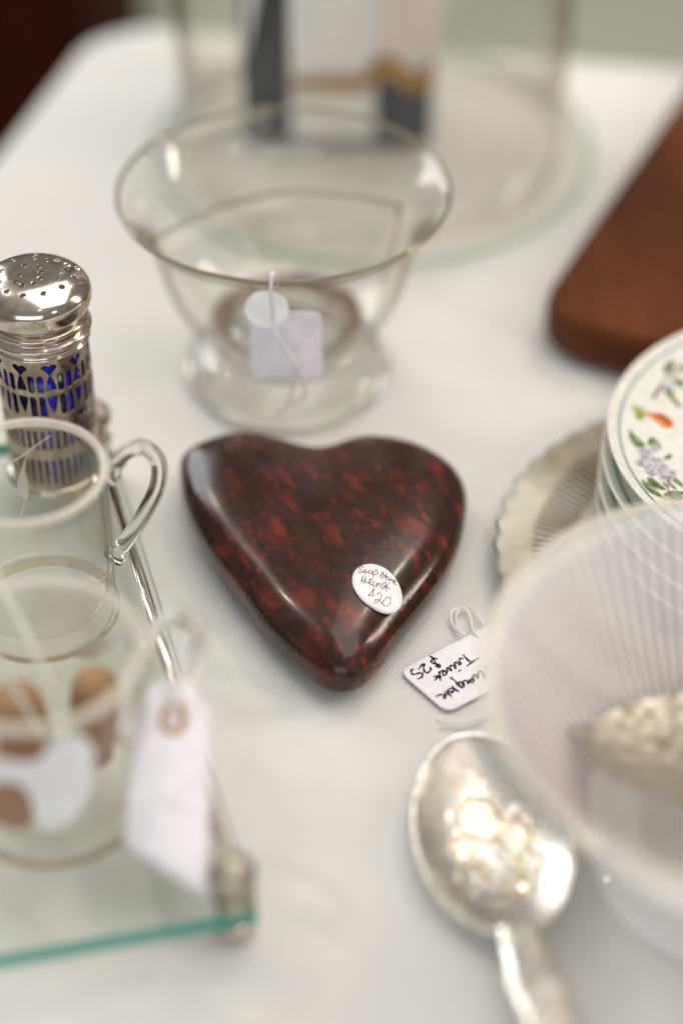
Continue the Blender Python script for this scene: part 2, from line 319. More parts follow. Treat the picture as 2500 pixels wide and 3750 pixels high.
# linen
def linen():
    t = NT('white_linen'); c = t.coord()
    n1 = t.noise(c, 6, 8, 0.75); n2 = t.noise(c, 900, 3)
    t.link(t.ramp(n1.outputs[0], [(0.3, (0.77, 0.757, 0.74)), (0.7, (0.83, 0.82, 0.805))]), t.b.inputs['Base Color'])
    t.set(Roughness=0.85, Sheen_Weight=0.15)
    ws = []
    for rz in (0.35, 0.35+pi/2):
        w = t.node('ShaderNodeTexWave'); w.inputs['Scale'].default_value = 420
        w.inputs['Distortion'].default_value = 1.6; w.inputs['Detail'].default_value = 1.5; w.inputs['Detail Scale'].default_value = 0.6
        t.link(t.coord(rot=(0, 0, rz)), w.inputs['Vector']); ws.append(w)
    m = t.node('ShaderNodeMath', operation='MAXIMUM'); t.link(ws[0].outputs['Fac'], m.inputs[0]); t.link(ws[1].outputs['Fac'], m.inputs[1])
    a = t.node('ShaderNodeMath', operation='MULTIPLY_ADD'); a.inputs[1].default_value = 0.6
    t.link(n2.outputs[0], a.inputs[0]); t.link(m.outputs[0], a.inputs[2])
    t.bump(a.outputs[0], 0.8, 0.00032)
    return t.m

def stone():
    t = NT('red_flecked_soapstone')
    tc = t.node('ShaderNodeTexCoord')
    dn = t.noise(tc.outputs['Object'], 90, 3, 0.6); 
    sub = t.node('ShaderNodeVectorMath', operation='SUBTRACT'); sub.inputs[1].default_value = (0.5, 0.5, 0.5)
    t.link(dn.outputs['Color'], sub.inputs[0])
    sc = t.node('ShaderNodeVectorMath', operation='SCALE'); sc.inputs['Scale'].default_value = 0.007
    t.link(sub.outputs[0], sc.inputs[0])
    ad = t.node('ShaderNodeVectorMath', operation='ADD'); t.link(tc.outputs['Object'], ad.inputs[0]); t.link(sc.outputs[0], ad.inputs[1])
    def flakes(scale, stretch, rot, lo, hi, seedoff):
        mp = t.node('ShaderNodeMapping'); mp.inputs['Rotation'].default_value = (0, 0, rot)
        mp2 = t.node('ShaderNodeMapping'); mp2.inputs['Scale'].default_value = stretch; mp2.inputs['Location'].default_value = (seedoff, seedoff*2, 0)
        t.link(ad.outputs[0], mp.inputs[0]); t.link(mp.outputs[0], mp2.inputs[0])
        v = t.node('ShaderNodeTexVoronoi'); v.inputs['Scale'].default_value = scale
        v.feature = 'F1'; t.link(mp2.outputs[0], v.inputs['Vector'])
        sep = t.node('ShaderNodeSeparateColor'); t.link(v.outputs['Color'], sep.inputs[0])
        pick = t.node('ShaderNodeMapRange'); pick.inputs[1].default_value = lo; pick.inputs[2].default_value = hi
        t.link(sep.outputs[0], pick.inputs[0])
        edge = t.node('ShaderNodeMapRange'); edge.inputs[1].default_value = 0.70; edge.inputs[2].default_value = 0.22
        t.link(v.outputs['Distance'], edge.inputs[0])
        mu = t.node('ShaderNodeMath', operation='MULTIPLY'); t.link(pick.outputs[0], mu.inputs[0]); t.link(edge.outputs[0], mu.inputs[1])
        return mu.outputs[0]
    f1 = flakes(200, (1.0, 0.29, 0.8), radians(-28), 0.08, 0.9, 0.0)
    f2 = flakes(320, (1.0, 0.5, 0.8), radians(-20), 0.2, 0.9, 3.1)
    f3 = flakes(115, (1.0, 0.55, 0.8), radians(-34), 0.35, 0.95, 7.7)
    mx = t.node('ShaderNodeMath', operation='MAXIMUM'); t.link(f1, mx.inputs[0])
    s2 = t.node('ShaderNodeMath', operation='MULTIPLY'); s2.inputs[1].default_value = 0.9; t.link(f2, s2.inputs[0]); t.link(s2.outputs[0], mx.inputs[1])
    mx2 = t.node('ShaderNodeMath', operation='MAXIMUM'); t.link(mx.outputs[0], mx2.inputs[0]); t.link(f3, mx2.inputs[1])
    cl = t.noise(tc.outputs['Object'], 22, 3)
    cm = t.node('ShaderNodeMapRange'); cm.inputs[1].default_value = 0.3; cm.inputs[2].default_value = 0.62; cm.inputs[3].default_value = 0.55
    t.link(cl.outputs[0], cm.inputs[0])
    fm = t.node('ShaderNodeMath', operation='MULTIPLY'); t.link(mx2.outputs[0], fm.inputs[0]); t.link(cm.outputs[0], fm.inputs[1])
    red = t.ramp(fm.outputs[0], [(0.0, (0.028, 0.011, 0.007)), (0.28, (0.045, 0.013, 0.008)), (0.58, (0.095, 0.017, 0.009)), (0.9, (0.18, 0.027, 0.012))])
    fine = t.noise(ad.outputs[0], 420, 5, 0.7)
    mm_ = t.node('ShaderNodeMix', data_type='RGBA', blend_type='MULTIPLY'); mm_.inputs[0].default_value = 0.75
    t.link(red, mm_.inputs[6]); t.link(t.ramp(fine.outputs[0], [(0.3, (0.45, 0.42, 0.42)), (0.65, (1.15, 1.1, 1.1))]), mm_.inputs[7])
    t.link(mm_.outputs[2], t.b.inputs['Base Color'])
    t.set(Roughness=0.25, Specular_IOR_Level=0.3, Coat_Weight=0.35, Coat_Roughness=0.05, Coat_IOR=1.4)
    sm = t.noise(tc.outputs['Object'], 60, 4)
    mr = t.node('ShaderNodeMapRange'); mr.inputs[3].default_value = 0.13; mr.inputs[4].default_value = 0.3
    t.link(sm.outputs[0], mr.inputs[0]); t.link(mr.outputs[0], t.b.inputs['Roughness'])
    t.bump(t.noise(tc.outputs['Object'], 35, 2).outputs[0], 0.12, 0.0012)
    return t.m

def wood(name, c0, c1, c2, scale=14, rough=0.35, rot=0.0):
    t = NT(name)
    c = t.coord((1.0, 0.10, 1.0), (0, 0, rot))
    n = t.noise(c, scale*3.0, 6, 0.6, 1.2); n2 = t.noise(t.coord((1, 1, 1)), 9, 2)
    w = t.node('ShaderNodeMath', operation='MULTIPLY_ADD'); w.inputs[1].default_value = 0.6
    t.link(n2.outputs[0], w.inputs[0]); s = t.node('ShaderNodeMath', operation='MULTIPLY'); s.inputs[1].default_value = 0.6
    t.link(n.outputs[0], s.inputs[0]); t.link(s.outputs[0], w.inputs[2])
    t.link(t.ramp(w.outputs[0], [(0.38, c0), (0.6, c1), (0.8, c2)]), t.b.inputs['Base Color'])
    t.set(Roughness=rough, Specular_IOR_Level=0.1)
    t.bump(n.outputs[0], 0.2, 0.0004)
    return t.m

M = dict(
    linen=linen(), stone=stone(),
    paper=plain('white_paper', (0.80, 0.79, 0.80), 0.7),
    tagpaper=plain('lilac_white_card', (0.84, 0.81, 0.85), 0.6),
    lilac=plain('lilac_label', (0.83, 0.78, 0.85), 0.7),
    ink=plain('dark_ink', (0.012, 0.010, 0.025), 0.4),
    violet=plain('violet_ink', (0.035, 0.012, 0.07), 0.4),
    string=plain('white_cotton', (0.82, 0.80, 0.79), 0.9),
    silver=silver_mat('tarnished_silver', (0.70, 0.64, 0.56), 0.10, 0.35),
    sleeve=silver_mat('pierced_silver', (0.46, 0.39, 0.30), 0.22, 0.3, 120),
    bright=silver_mat('bright_silver', (0.88, 0.85, 0.78), 0.1, 0.12, 60),
    gilt=silver_mat('gilt_silver', (0.84, 0.83, 0.78), 0.19, 0.22, 200, 0.3, 500),
    antique=silver_mat('antique_silver', (0.50, 0.47, 0.40), 0.34, 0.45, 260, 0.9, 700),
    champagne=silver_mat('satin_silverplate', (0.57, 0.545, 0.47), 0.6, 0.05, 8),
    cobalt=None,
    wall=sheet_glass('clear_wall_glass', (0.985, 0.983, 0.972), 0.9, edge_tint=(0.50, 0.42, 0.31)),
    glass=glass_mat('clear_glass', (0.995, 0.992, 0.98), clear=0.0),
    thin=sheet_glass('thin_clear_glass', (0.975, 0.975, 0.965)),
    plateglass=sheet_glass('tray_glass', (0.975, 0.985, 0.972), 0.9),
    edge=None,
    milk=sheet_glass('ribbed_milky_glass', (0.97, 0.95, 0.95), 0.7, 0.70, 1.0, (0.99, 0.98, 0.965)),
    rib=sheet_glass('rib_glass', (0.96, 0.93, 0.95), 0.4, 0.6, 0.6, (0.70, 0.64, 0.65)),
    china=plain('glazed_white_china', (0.80, 0.785, 0.73), 0.08, Coat_Weight=0.6, Coat_Roughness=0.04),
    teal=plain('teal_glaze_line', (0.02, 0.22, 0.24), 0.15),
    green=plain('green_glaze_line', (0.02, 0.13, 0.09), 0.15),
    board=wood('oiled_brown_wood', (0.045, 0.013, 0.005), (0.095, 0.027, 0.009), (0.16, 0.050, 0.015), rough=0.5, rot=radians(-25)),
    darkwood=wood('dark_mahogany', (0.022, 0.0025, 0.0006), (0.032, 0.004, 0.001), (0.045, 0.006, 0.0015), 6, 0.8),
    cork=plain('brown_cork', (0.38, 0.23, 0.12), 0.85),
    reinf=plain('tan_reinforcement_ring', (0.58, 0.34, 0.20), 0.7),
    etch=sheet_glass('frosted_etching', (0.9, 0.88, 0.84), 0.4, 0.55, 0.7, (0.80, 0.74, 0.66)),
    etchbrown=sheet_glass('brown_etching', (0.6, 0.45, 0.36), 0.3, 0.5, 0.7, (0.30, 0.16, 0.10)),
    floor=plain('sage_floor', (0.46, 0.47, 0.38), 0.6),
    card=plain('printed_card', (0.86, 0.84, 0.83), 0.6),
    cardpink=plain('blush_card', (0.80, 0.70, 0.63), 0.6),
    black=plain('charcoal_card', (0.018, 0.019, 0.019), 0.5),
    gold=plain('gold_print', (0.42, 0.24, 0.06), 0.4, 0.4),
    navy=plain('dark_navy_card', (0.022, 0.025, 0.035), 0.5),
)
t = NT('cobalt_glass'); t.set(Base_Color=(0.012, 0.012, 0.42), Roughness=0.05, Coat_Weight=0.2, Coat_Roughness=0.05, Transmission_Weight=0.1, IOR=1.4)
cw = t.node('ShaderNodeTexWave'); cw.inputs['Scale'].default_value = 60; cw.inputs['Distortion'].default_value = 3
t.link(t.coord(), cw.inputs['Vector'])
t.link(t.ramp(cw.outputs['Fac'], [(0.2, (0.001, 0.001, 0.04)), (0.6, (0.006, 0.003, 0.22)), (0.95, (0.012, 0.006, 0.50))]), t.b.inputs['Base Color'])
M['cobalt'] = t.m
t = NT('green_glass_edge'); t.set(Base_Color=(0.008, 0.28, 0.19), Roughness=0.12, Transmission_Weight=0.1, IOR=1.5, Coat_Weight=0.5)
M['edge'] = t.m

# leaf print, bud, flower
def print_mat(name, stops, scale):
    t = NT(name); n = t.noise(t.coord(), scale, 4, 0.6)
    t.link(t.ramp(n.outputs[0], stops), t.b.inputs['Base Color']); t.set(Roughness=0.12); return t.m
M['leaf'] = print_mat('leaf_print', [(0.32, (0.035, 0.07, 0.03)), (0.5, (0.12, 0.18, 0.065)), (0.68, (0.30, 0.36, 0.14))], 420)
M['bud'] = print_mat('orange_bud_print', [(0.3, (0.62, 0.16, 0.03)), (0.7, (0.85, 0.36, 0.07))], 300)
M['budred'] = print_mat('red_bud_print', [(0.3, (0.30, 0.035, 0.02)), (0.7, (0.50, 0.09, 0.03))], 300)
M['sepal'] = print_mat('sepal_print', [(0.35, (0.10, 0.15, 0.05)), (0.65, (0.55, 0.56, 0.12))], 350)
M['petal'] = print_mat('lilac_petal_print', [(0.35, (0.38, 0.37, 0.44)), (0.6, (0.66, 0.65, 0.72))], 700)
M['anther'] = print_mat('grey_anther_print', [(0.35, (0.14, 0.13, 0.13)), (0.65, (0.32, 0.29, 0.26))], 700)
M['twig'] = print_mat('brown_twig_print', [(0.35, (0.16, 0.07, 0.06)), (0.65, (0.30, 0.16, 0.12))], 400)

# ================================================================ the setting
def build_floor():
    V, F = [(-6, -3, -0.75), (6, -3, -0.75), (6, 8, -0.75), (-6, 8, -0.75)], [(0, 1, 2, 3)]
    o = mesh_obj('floor', V, F, M['floor'], smooth=False); tag(o, kind='structure')
build_floor()

def build_cloth():
    c0 = Vector((-0.1245, 0.3925)); e1 = Vector((0.9857, -0.168)); e2 = Vector((-0.2476, -0.9688))
    R = 0.03; er = 0.005
    us = [-0.55, -0.4, -0.3, -0.2, -0.14, -0.1, -0.06, -0.04, -0.02, -0.012, -0.008, -0.004] + [i*0.006 for i in range(0, 130)] + [0.8+i*0.03 for i in range(14)]
    vs = list(us)
    V = []
    for v in vs:
        for u in us:
            # rounded-corner region u>=0, v>=0
            if u < R and v < R:
                d = Vector((u-R, v-R)); L = d.length
                out = L - R
                n = d.normalized() if L > 0 else Vector((-1, 0))
                q = Vector((R, R)) + n*R if out > 0 else Vector((u, v))
            else:
                out = max(-u, -v); q = Vector((max(u, 0), max(v, 0)))
                n = Vector((-1, 0)) if -u > -v else Vector((0, -1))
            z = 0.0
            if out > 0:
                a = min(out/er, pi/2)
                off = er*sin(a); z = -er*(1-cos(a)) - max(0, out - er*pi/2)
                off += 0.012*min(1, max(0, out-er*2)/0.2)*(1+sin((u+v)*60 if 1 else 0))
                q = q + n*off
            p = c0 + e1*q.x + e2*q.y
            if out <= 0:
                # soft creases of ironed linen, flattened where the glass and the heart rest
                w = mnoise.noise(Vector((p.x*9, p.y*9, 1.3)))*0.0010 + mnoise.noise(Vector((p.x*30+5, p.y*22, 4.1)))*0.00045
                z += min(w - 0.0009, -0.00005)
            V.append((p.x, p.y, z))
    n = len(us)
    F = [(j*n+i, j*n+i+1, (j+1)*n+i+1, (j+1)*n+i) for j in range(len(vs)-1) for i in range(n-1)]
    o = mesh_obj('tablecloth', V, F, M['linen'])
    fix_normals(o)
    if o.data.polygons[len(F)//2].normal.z < 0: o.data.flip_normals()
    tag(o, 'white linen tablecloth spread over the display table under everything', 'tablecloth')
build_cloth()

def build_cabinet():
    r = empty('wooden_cabinet', (-0.66, 1.25, -0.75))
    V, F = box_data(-0.44, 0.44, -0.25, 0.25, 0, 0.72); bevel(mesh_obj('cabinet_body', V, F, M['darkwood'], r, False), 0.008)
    for k in (0, 1):
        V, F = box_data(-0.42+0.43*k, -0.01+0.43*k, -0.262, -0.25, 0.06, 0.70)
        d = bevel(mesh_obj('door', V, F, M['darkwood'], r, False), 0.003)
    tag(r, 'dark reddish wooden cabinet standing on the floor behind the table', 'cabinet')
build_cabinet()

# ================================================================ heart
HP = [Vector((x/1000*1.010, (y + 3.6*min(1, -y/60) if y < 0 else y - 5.5*min(1, y/24) - 1.3*max(0, min(1, (y-26)/6)) + 2.4*math.exp(-((x+9.6)/9)**2))/1000 + 0.0002)) for x, y in HEART]
def heart_outline(n=220):
    pts = [tuple(p) for p in HP]; m = len(pts); q = []
    for i in range(m):
        for k in range(8):
            q.append(Vector(cr(pts[(i-1) % m], pts[i], pts[(i+1) % m], pts[(i+2) % m], k/8)))
    # even arc length
    L = [0]
    for i in range(len(q)): L.append(L[-1] + (q[(i+1) % len(q)]-q[i]).length)
    tot = L[-1]; out = []; j = 0
    for k in range(n):
        s = tot*k/n
        while L[j+1] < s: j += 1
        f = (s-L[j])/(L[j+1]-L[j]); out.append(q[j].lerp(q[(j+1) % len(q)], f))
    return out
HO = heart_outline()
HC = Vector((-0.006, -0.018)); HH = 0.0225; HW = 0.0068
def heart_d(x, y):
    s = 0.0; p = 9.0
    for q in HO[::2]:
        d2 = (q.x-x)**2 + (q.y-y)**2
        s += (d2+1e-9)**(-p/2)
    return s**(-1/p)*1.06
def heart_top(x, y):
    d = heart_d(x, y); rb = 0.0128
    d0 = max(d, 0)
    z = HW + 0.0122*math.sqrt(1-math.exp(-d0/0.0032)) + 0.0036*(1-math.exp(-(d0/0.016)**1.4))
    # shallow dip running in from the notch, softly domed top
    g = math.exp(-((x+0.008)/0.011)**2) * math.exp(-((y-0.024)/0.024)**2)
    z -= 0.0020*g
    z += 0.0012*(1-((x+0.006)/0.05)**2)*(1 if d > 0.01 else d/0.01)
    return z
def build_heart():
    n = len(HO); V = []; F = []
    ts_top = [1 - (1-i/26)**1 for i in range(27)]
    rings = []
    # underside
    for t, z in ((0.0, 0.0), (0.55, 0.0), (0.80, 0.0004), (0.88, 0.0016), (0.95, 0.0032), (0.985, 0.0050)):
        rings.append((t, z))
    idx = []
    for t, z in rings:
        if t == 0: idx.append([len(V)]*n); V.append((HC.x, HC.y, z)); continue
        idx.append(list(range(len(V), len(V)+n)))
        for q in HO:
            p = HC + (q-HC)*t; V.append((p.x, p.y, z))
    tt = [1.0, 0.996, 0.988, 0.975, 0.96, 0.94, 0.92, 0.895, 0.865, 0.83, 0.79, 0.74, 0.69, 0.63, 0.57, 0.5, 0.42, 0.34, 0.25, 0.16, 0.08, 0.0]
    for t in tt:
        if t == 0: idx.append([len(V)]*n); V.append((HC.x, HC.y, heart_top(HC.x, HC.y))); continue
        idx.append(list(range(len(V), len(V)+n)))
        for q in HO:
            p = HC + (q-HC)*t
            z = HW if t == 1.0 else heart_top(p.x, p.y)
            V.append((p.x, p.y, z))
    for i in range(len(idx)-1):
        A, B = idx[i], idx[i+1]
        for k in range(n):
            k2 = (k+1) % n; f = []
            for q in (A[k], A[k2], B[k2], B[k]):
                if q not in f: f.append(q)
            if len(f) > 2: F.append(f)
    o = mesh_obj('heart_stone', V, F, M['stone']); fix_normals(o)
    tag(o, 'polished dark red flecked soapstone heart lying flat on the white cloth', 'stone heart')
    m = o.modifiers.new('smooth', 'SMOOTH'); m.factor = 0.5; m.iterations = 3
    m = o.modifiers.new('sub', 'SUBSURF'); m.levels = 1; m.render_levels = 1
    # the oval price sticker
    S = [Vector((x/1000, y/1000)) for x, y in STICKER]; m_ = len(S); Q = []
    for i in range(m_):
        for k in range(4): Q.append(Vector(cr(tuple(S[(i-1) % m_]), tuple(S[i]), tuple(S[(i+1) % m_]), tuple(S[(i+2) % m_]), k/4)))
    c = sum(Q, Vector((0, 0)))/len(Q)
    h0 = heart_top(c.x, c.y); gx = (heart_top(c.x+0.004, c.y)-heart_top(c.x-0.004, c.y))/0.008; gy = (heart_top(c.x, c.y+0.004)-heart_top(c.x, c.y-0.004))/0.008
    def splane(x, y): return 0.5*(h0+gx*(x-c.x)+gy*(y-c.y)) + 0.5*max(heart_top(x, y), h0+gx*(x-c.x)+gy*(y-c.y)-0.0008)
    V = []; F = []; nq = len(Q)
    for t in (1.0, 1.0, 0.8, 0.6, 0.4, 0.2):
        for q in Q:
            p = c+(q-c)*t; V.append((p.x, p.y, splane(p.x, p.y) + (0.00015 if len(V) < nq else 0.00055)))
    V.append((c.x, c.y, splane(c.x, c.y)+0.00055))
    for i in range(5):
        for k in range(nq): F.append((i*nq+k, i*nq+(k+1) % nq, (i+1)*nq+(k+1) % nq, (i+1)*nq+k))
    for k in range(nq): F.append((5*nq+k, 5*nq+(k+1) % nq, 6*nq))
    st = mesh_obj('price_sticker', V, F, M['paper']); fix_normals(st)
    tag(st, 'oval white price sticker handwritten Soap stone Heart $20 on the red heart', 'sticker')
    ribbons('handwriting', STICKER_INK, 0.00026, M['violet'], st, lambda x, y: splane(x, y)+0.00068)
build_heart()

# ================================================================ small trivet price tag
def rounded(pts, r, n=6):
    out = []; m = len(pts)
    for i in range(m):
        a, b, c = Vector(pts[i-1]), Vector(pts[i]), Vector(pts[(i+1) % m])
        p = b+(a-b).normalized()*r; q = b+(c-b).normalized()*r
        for k in range(n+1):
            t = k/n; out.append((p*(1-t)*(1-t) + b*2*t*(1-t) + q*t*t))
    return out
def build_trivet_tag():
    A, D, B = Vector((0.0192, -0.0819)), Vector((0.0441, -0.0646)), Vector((0.0343, -0.1005))
    D = A+(D-A)*1.0; C_ = D+B-A
    # the card: long side runs from A..D further right
    o = plate_outline('price_tag', rounded([A, B, B+(D-A)*1.35, A+(D-A)*1.35], 0.0042), 0.0006, 0.0014, M['tagpaper'])
    tag(o, 'white card tag handwritten Silverplate Trivet $25 lying upside down on the cloth', 'price tag')
    ribbons('handwriting', TAG_INK, 0.00075, M['ink'], o, lambda x, y: 0.0016)
    for k, L in enumerate(TAG_LOOPS):
        q = spline([(x/1000, y/1000, 0.0008+0.0012*abs(sin(i*0.8+k))) for i, (x, y) in enumerate(L)], 6)
        tube('string', q, 0.00042, M['string'], o, 8)
    th = empty('loose_thread', (0.0, 0.0, 0.0))
    for k, L in enumerate(THREAD):
        q = spline([(x/1000, y/1000, 0.0006) for i, (x, y) in enumerate(L)], 6)
        tube('strand', q, 0.0003, M['string'], th, 8)
    tag(th, 'loose white thread lying on the cloth just below the trivet price tag', 'thread')
build_trivet_tag()

# ================================================================ footed glass bowl
def build_glass_bowl():
    r = empty('footed_glass_bowl', (-0.0215, 0.087, 0.0))
    outer = smooth_prof([(0.0, 0.0195), (0.014, 0.0195), (0.0275, 0.0222), (0.0385, 0.0305), (0.0455, 0.043), (0.0492, 0.058), (0.0525, 0.070), (0.0582, 0.0785), (0.0622, 0.0825)], 5)
    inner = smooth_prof([(0.0612, 0.0838), (0.0570, 0.0800), (0.0508, 0.0710), (0.0474, 0.058), (0.0437, 0.0440), (0.0367, 0.0322), (0.0260, 0.0250), (0.013, 0.0228), (0.0, 0.0225)], 5)
    lathe('bowl', outer + [(0.0626, 0.0836), (0.0620, 0.0845)] + inner, M['wall'], r, 128)
    foot_o = smooth_prof([(0.0, 0.0186), (0.018, 0.0186), (0.0262, 0.0196), (0.0290, 0.0185), (0.0283, 0.0165), (0.0300, 0.0148), (0.0345, 0.0128), (0.0385, 0.0095), (0.0408, 0.0050), (0.0404, 0.0018), (0.0385, 0.0006)], 5)
    foot_i = smooth_prof([(0.0340, 0.0006), (0.0310, 0.0022), (0.0220, 0.0050), (0.0100, 0.0066), (0.0, 0.0070)], 5)
    lathe('foot', foot_o + foot_i, M['glass'], r, 128)
    tube('refraction_ring', [(0.0262*cos(a*2*pi/64), 0.0262*sin(a*2*pi/64), 0.0252) for a in range(65)], 0.001, M['brownring'], r, 10, rad=[0.0006+0.0044*max(0, 0.35+sin(a*2*pi/64)*0.65+0.35*abs(cos(a*2*pi/64)))**0.8 for a in range(65)], cap=False, flat=0.4)  # brown ring added to stand in for dark refraction arcs in the glass
    tube('rim', [(0.0618*cos(a*2*pi/96), 0.0618*sin(a*2*pi/96), 0.0838) for a in range(97)], 0.0009, M['rimglass'], r, 8, cap=False)
    tag(r, 'clear glass bowl with flared rim and round foot standing behind the stone heart', 'glass bowl')
    # clear insert leaning inside the bowl
    ins = empty('clear_divider', (-0.0215, 0.087, 0.0))
    top = spline([(-0.050, -0.008, 0.0665), (-0.036, 0.004, 0.068), (-0.018, 0.016, 0.069), (0.004, 0.022, 0.0695), (0.028, 0.019, 0.069), (0.044, 0.014, 0.0685)], 6)
    side = [(0.044, 0.014, 0.0685), (0.0415, 0.004, 0.056), (0.037, -0.004, 0.046)]
    tube('top_edge', top, 0.0007, M['rimglass'], ins, 8)
    tube('side_edge', side, 0.0007, M['rimglass'], ins, 8)
    V = []; F = []
    for p in top:
        V.append(p); V.append((p[0]*0.62, p[1]*0.6, 0.034))
    for i in range(len(top)-1): F.append((2*i, 2*i+1, 2*i+3, 2*i+2))
    s = mesh_obj('sheet', V, F, M['thin'], ins); m = s.modifiers.new('th', 'SOLIDIFY'); m.thickness = 0.0008
    tag(ins, 'thin clear curved divider standing inside the footed glass bowl', 'divider')
    # price tag on a string over the front rim
    pt_ = empty('hanging_price_tag', (-0.0215, 0.087, 0.0))
    fx = -0.003
    V = []; F = []
    # oval flap outside the rim
    ov = [(0.0078*cos(a*2*pi/32)-0.005, -0.0590+0.0035*sin(a*2*pi/32), 0.0705+0.0052*sin(a*2*pi/32)) for a in range(32)]
    n = 32; V = ov + [(x, y+0.0005, z) for x, y, z in ov]
    F = [tuple(range(n)), tuple(range(2*n-1, n-1, -1))] + [(i, n+i, n+(i+1) % n, (i+1) % n) for i in range(n)]
    fix_normals(mesh_obj('oval_flap', V, F, M['paper'], pt_, False))
    oc = rounded([(-0.0115, 0.0395), (0.0145, 0.0395), (0.0145, 0.0640), (-0.0115, 0.0640)], 0.003)
    V = [(p.x, -0.0545+(p.y-0.05)*0.25, p.y) for p in oc] + [(p.x, -0.0551+(p.y-0.05)*0.25, p.y) for p in oc]
    n = len(oc); F = [tuple(range(n)), tuple(range(2*n-1, n-1, -1))] + [(i, n+i, n+(i+1) % n, (i+1) % n) for i in range(n)]
    fix_normals(mesh_obj('card', V, F, M['lilac'], pt_, False))
    s1 = spline([(-0.001, -0.0588, 0.081), (-0.0022, -0.0615, 0.0875), (-0.0028, -0.0635, 0.0850), (-0.003, -0.0630, 0.078), (-0.0025, -0.061, 0.070), (-0.0015, -0.0615, 0.062), (0.003, -0.0608, 0.052), (0.0065, -0.0605, 0.045), (0.0085, -0.0590, 0.036), (0.007, -0.0550, 0.028), (0.001, -0.052, 0.022), (-0.004, -0.0505, 0.016)], 6)
    s2 = spline([(-0.0022, -0.0622, 0.064), (0.001, -0.061, 0.055), (0.0048, -0.0600, 0.047), (0.0045, -0.059, 0.038), (0.003, -0.053, 0.030), (0.0015, -0.0522, 0.023), (-0.004, -0.0505, 0.0165)], 6)
    tube('string', s1, 0.0007, M['string'], pt_, 8); tube('string', s2, 0.0006, M['string'], pt_, 8)
    tag(pt_, 'lilac card price tag on white string hanging over the front rim of the glass bowl', 'price tag')
t = NT('dark_rim_glass')
M['brownring'] = plain('brown_refraction', (0.16, 0.10, 0.06), 0.35, 0.5)
M['rimglass'] = glass_mat('rim_glass', (0.80, 0.77, 0.68), ior=1.5, clear=0.05)
build_glass_bowl()

# ================================================================ glass cloche with boxes inside
def build_cloche():
    r = empty('glass_cloche', (0.014, 0.263, 0.0))
    tk = 0.0018; R = 0.0895; H = 0.34; z0 = 0.006
    outp = [(R, z0)] + [(R, z0+H*k/8) for k in range(1, 8)] + [(R*cos(a), z0+H+R*sin(a)) for a in [k*pi/2/10 for k in range(0, 11)]]
    inp = [(max(0, x-tk), z-(tk if x < R*0.9 else 0)) for x, z in outp][::-1]
    outp[-1] = (0, outp[-1][1]); inp[0] = (0, inp[0][1])
    lathe('dome', outp+inp+[outp[0]], M['clo'], r, 96)
    lathe('base_plate', [(0, 0.0008), (0.100, 0.0008), (0.1035, 0.0020), (0.1035, 0.0045), (0.1015, 0.0055), (0, 0.0055)], M['clo'], r, 96)
    rr = [(0.1035*cos(a*2*pi/96), 0.1035*sin(a*2*pi/96), 0.0032) for a in range(97)]
    tube('ground_edge', rr, 0.0016, M['paleedge'], r, 8, cap=False)
    lathe('ground_lip', [(R-0.0030, z0-0.0004), (R+0.0012, z0-0.0004), (R+0.0012, z0+0.003), (R-0.0030, z0+0.003)], M['clo'], r, 96, closed=True)
    tag(r, 'tall clear glass cloche on a round glass base at the back of the table', 'glass cloche')
def build_box():
    bx = empty('gift_box', (0.0, 0.0, 0.0058))
    def quad(name, x0, x1, y, z0, z1, mat, d=0.012):
        V, F = box_data(x0, x1, y, y+d, z0, z1); return mesh_obj(name, V, F, mat, bx, False)
    quad('panel', -0.0235, 0.044, 0.262, 0.0, 0.24, M['card'], 0.05)
    quad('dark_side', -0.0460, -0.0238, 0.268, 0.0, 0.24, M['black'], 0.04)
    quad('blush_front', 0.0165, 0.043, 0.2605, 0.045, 0.24, M['cardpink'], 0.0012)
    quad('dark_base', 0.016, 0.041, 0.2590, 0.0, 0.034, M['navy'], 0.0013)
    # wavy gold border above the dark base
    V = []; n = 24
    for i in range(n+1):
        x = -0.022 + 0.064*i/n; h = 0.034 + (0.004*sin((x-0.016)/0.027*pi*2+0.6) if x > 0.012 else -0.003)
        for yy in (0.2582, 0.2604): V += [(x, yy, h-0.004), (x, yy, h+(0.006 if x > 0.012 else 0.002))]
    F = []
    for i in range(n):
        a = 4*i; b = a+4
        F += [(a, b, b+1, a+1), (a+2, a+3, b+3, b+2), (a+1, b+1, b+3, a+3), (a, a+2, b+2, b)]
    F += [(0, 1, 3, 2), (4*n, 4*n+2, 4*n+3, 4*n+1)]
    fix_normals(mesh_obj('gold_border', V, F, M['gold'], bx, False))
    # printed writing, out of focus: dark strokes on the panel
    for (x0, x1, z) in ((-0.018, 0.006, 0.083), (-0.008, -0.003, 0.086), (0.020, 0.026, 0.090)):
        quad('print_line', x0, x1, 0.2598, z, z+0.0022, M['anther'], 0.0006)
    tag(bx, 'pale printed box with gold wavy border and dark base inside the cloche', 'box')
    V = [(-0.0445, 0.2665, 0.044), (-0.020, 0.2665, 0.16), (-0.040, 0.2665, 0.16)]
    V += [(x, y-0.0006, z) for x, y, z in V]
    f = fix_normals(mesh_obj('paper_slip', V, [(0, 1, 2), (5, 4, 3), (0, 3, 4, 1), (1, 4, 5, 2), (2, 5, 3, 0)], M['paper'], None, False))
    tag(f, 'pointed white paper slip leaning on the dark side of the box in the cloche', 'paper slip')
M['clo'] = sheet_glass('cloche_glass', (0.988, 0.985, 0.975), 0.6, edge_tint=(0.62, 0.58, 0.50))
M['paleedge'] = sheet_glass('pale_green_edge', (0.91, 0.96, 0.945), 0.5, 0.12, 0.25, (0.70, 0.80, 0.78))
build_cloche(); build_box()

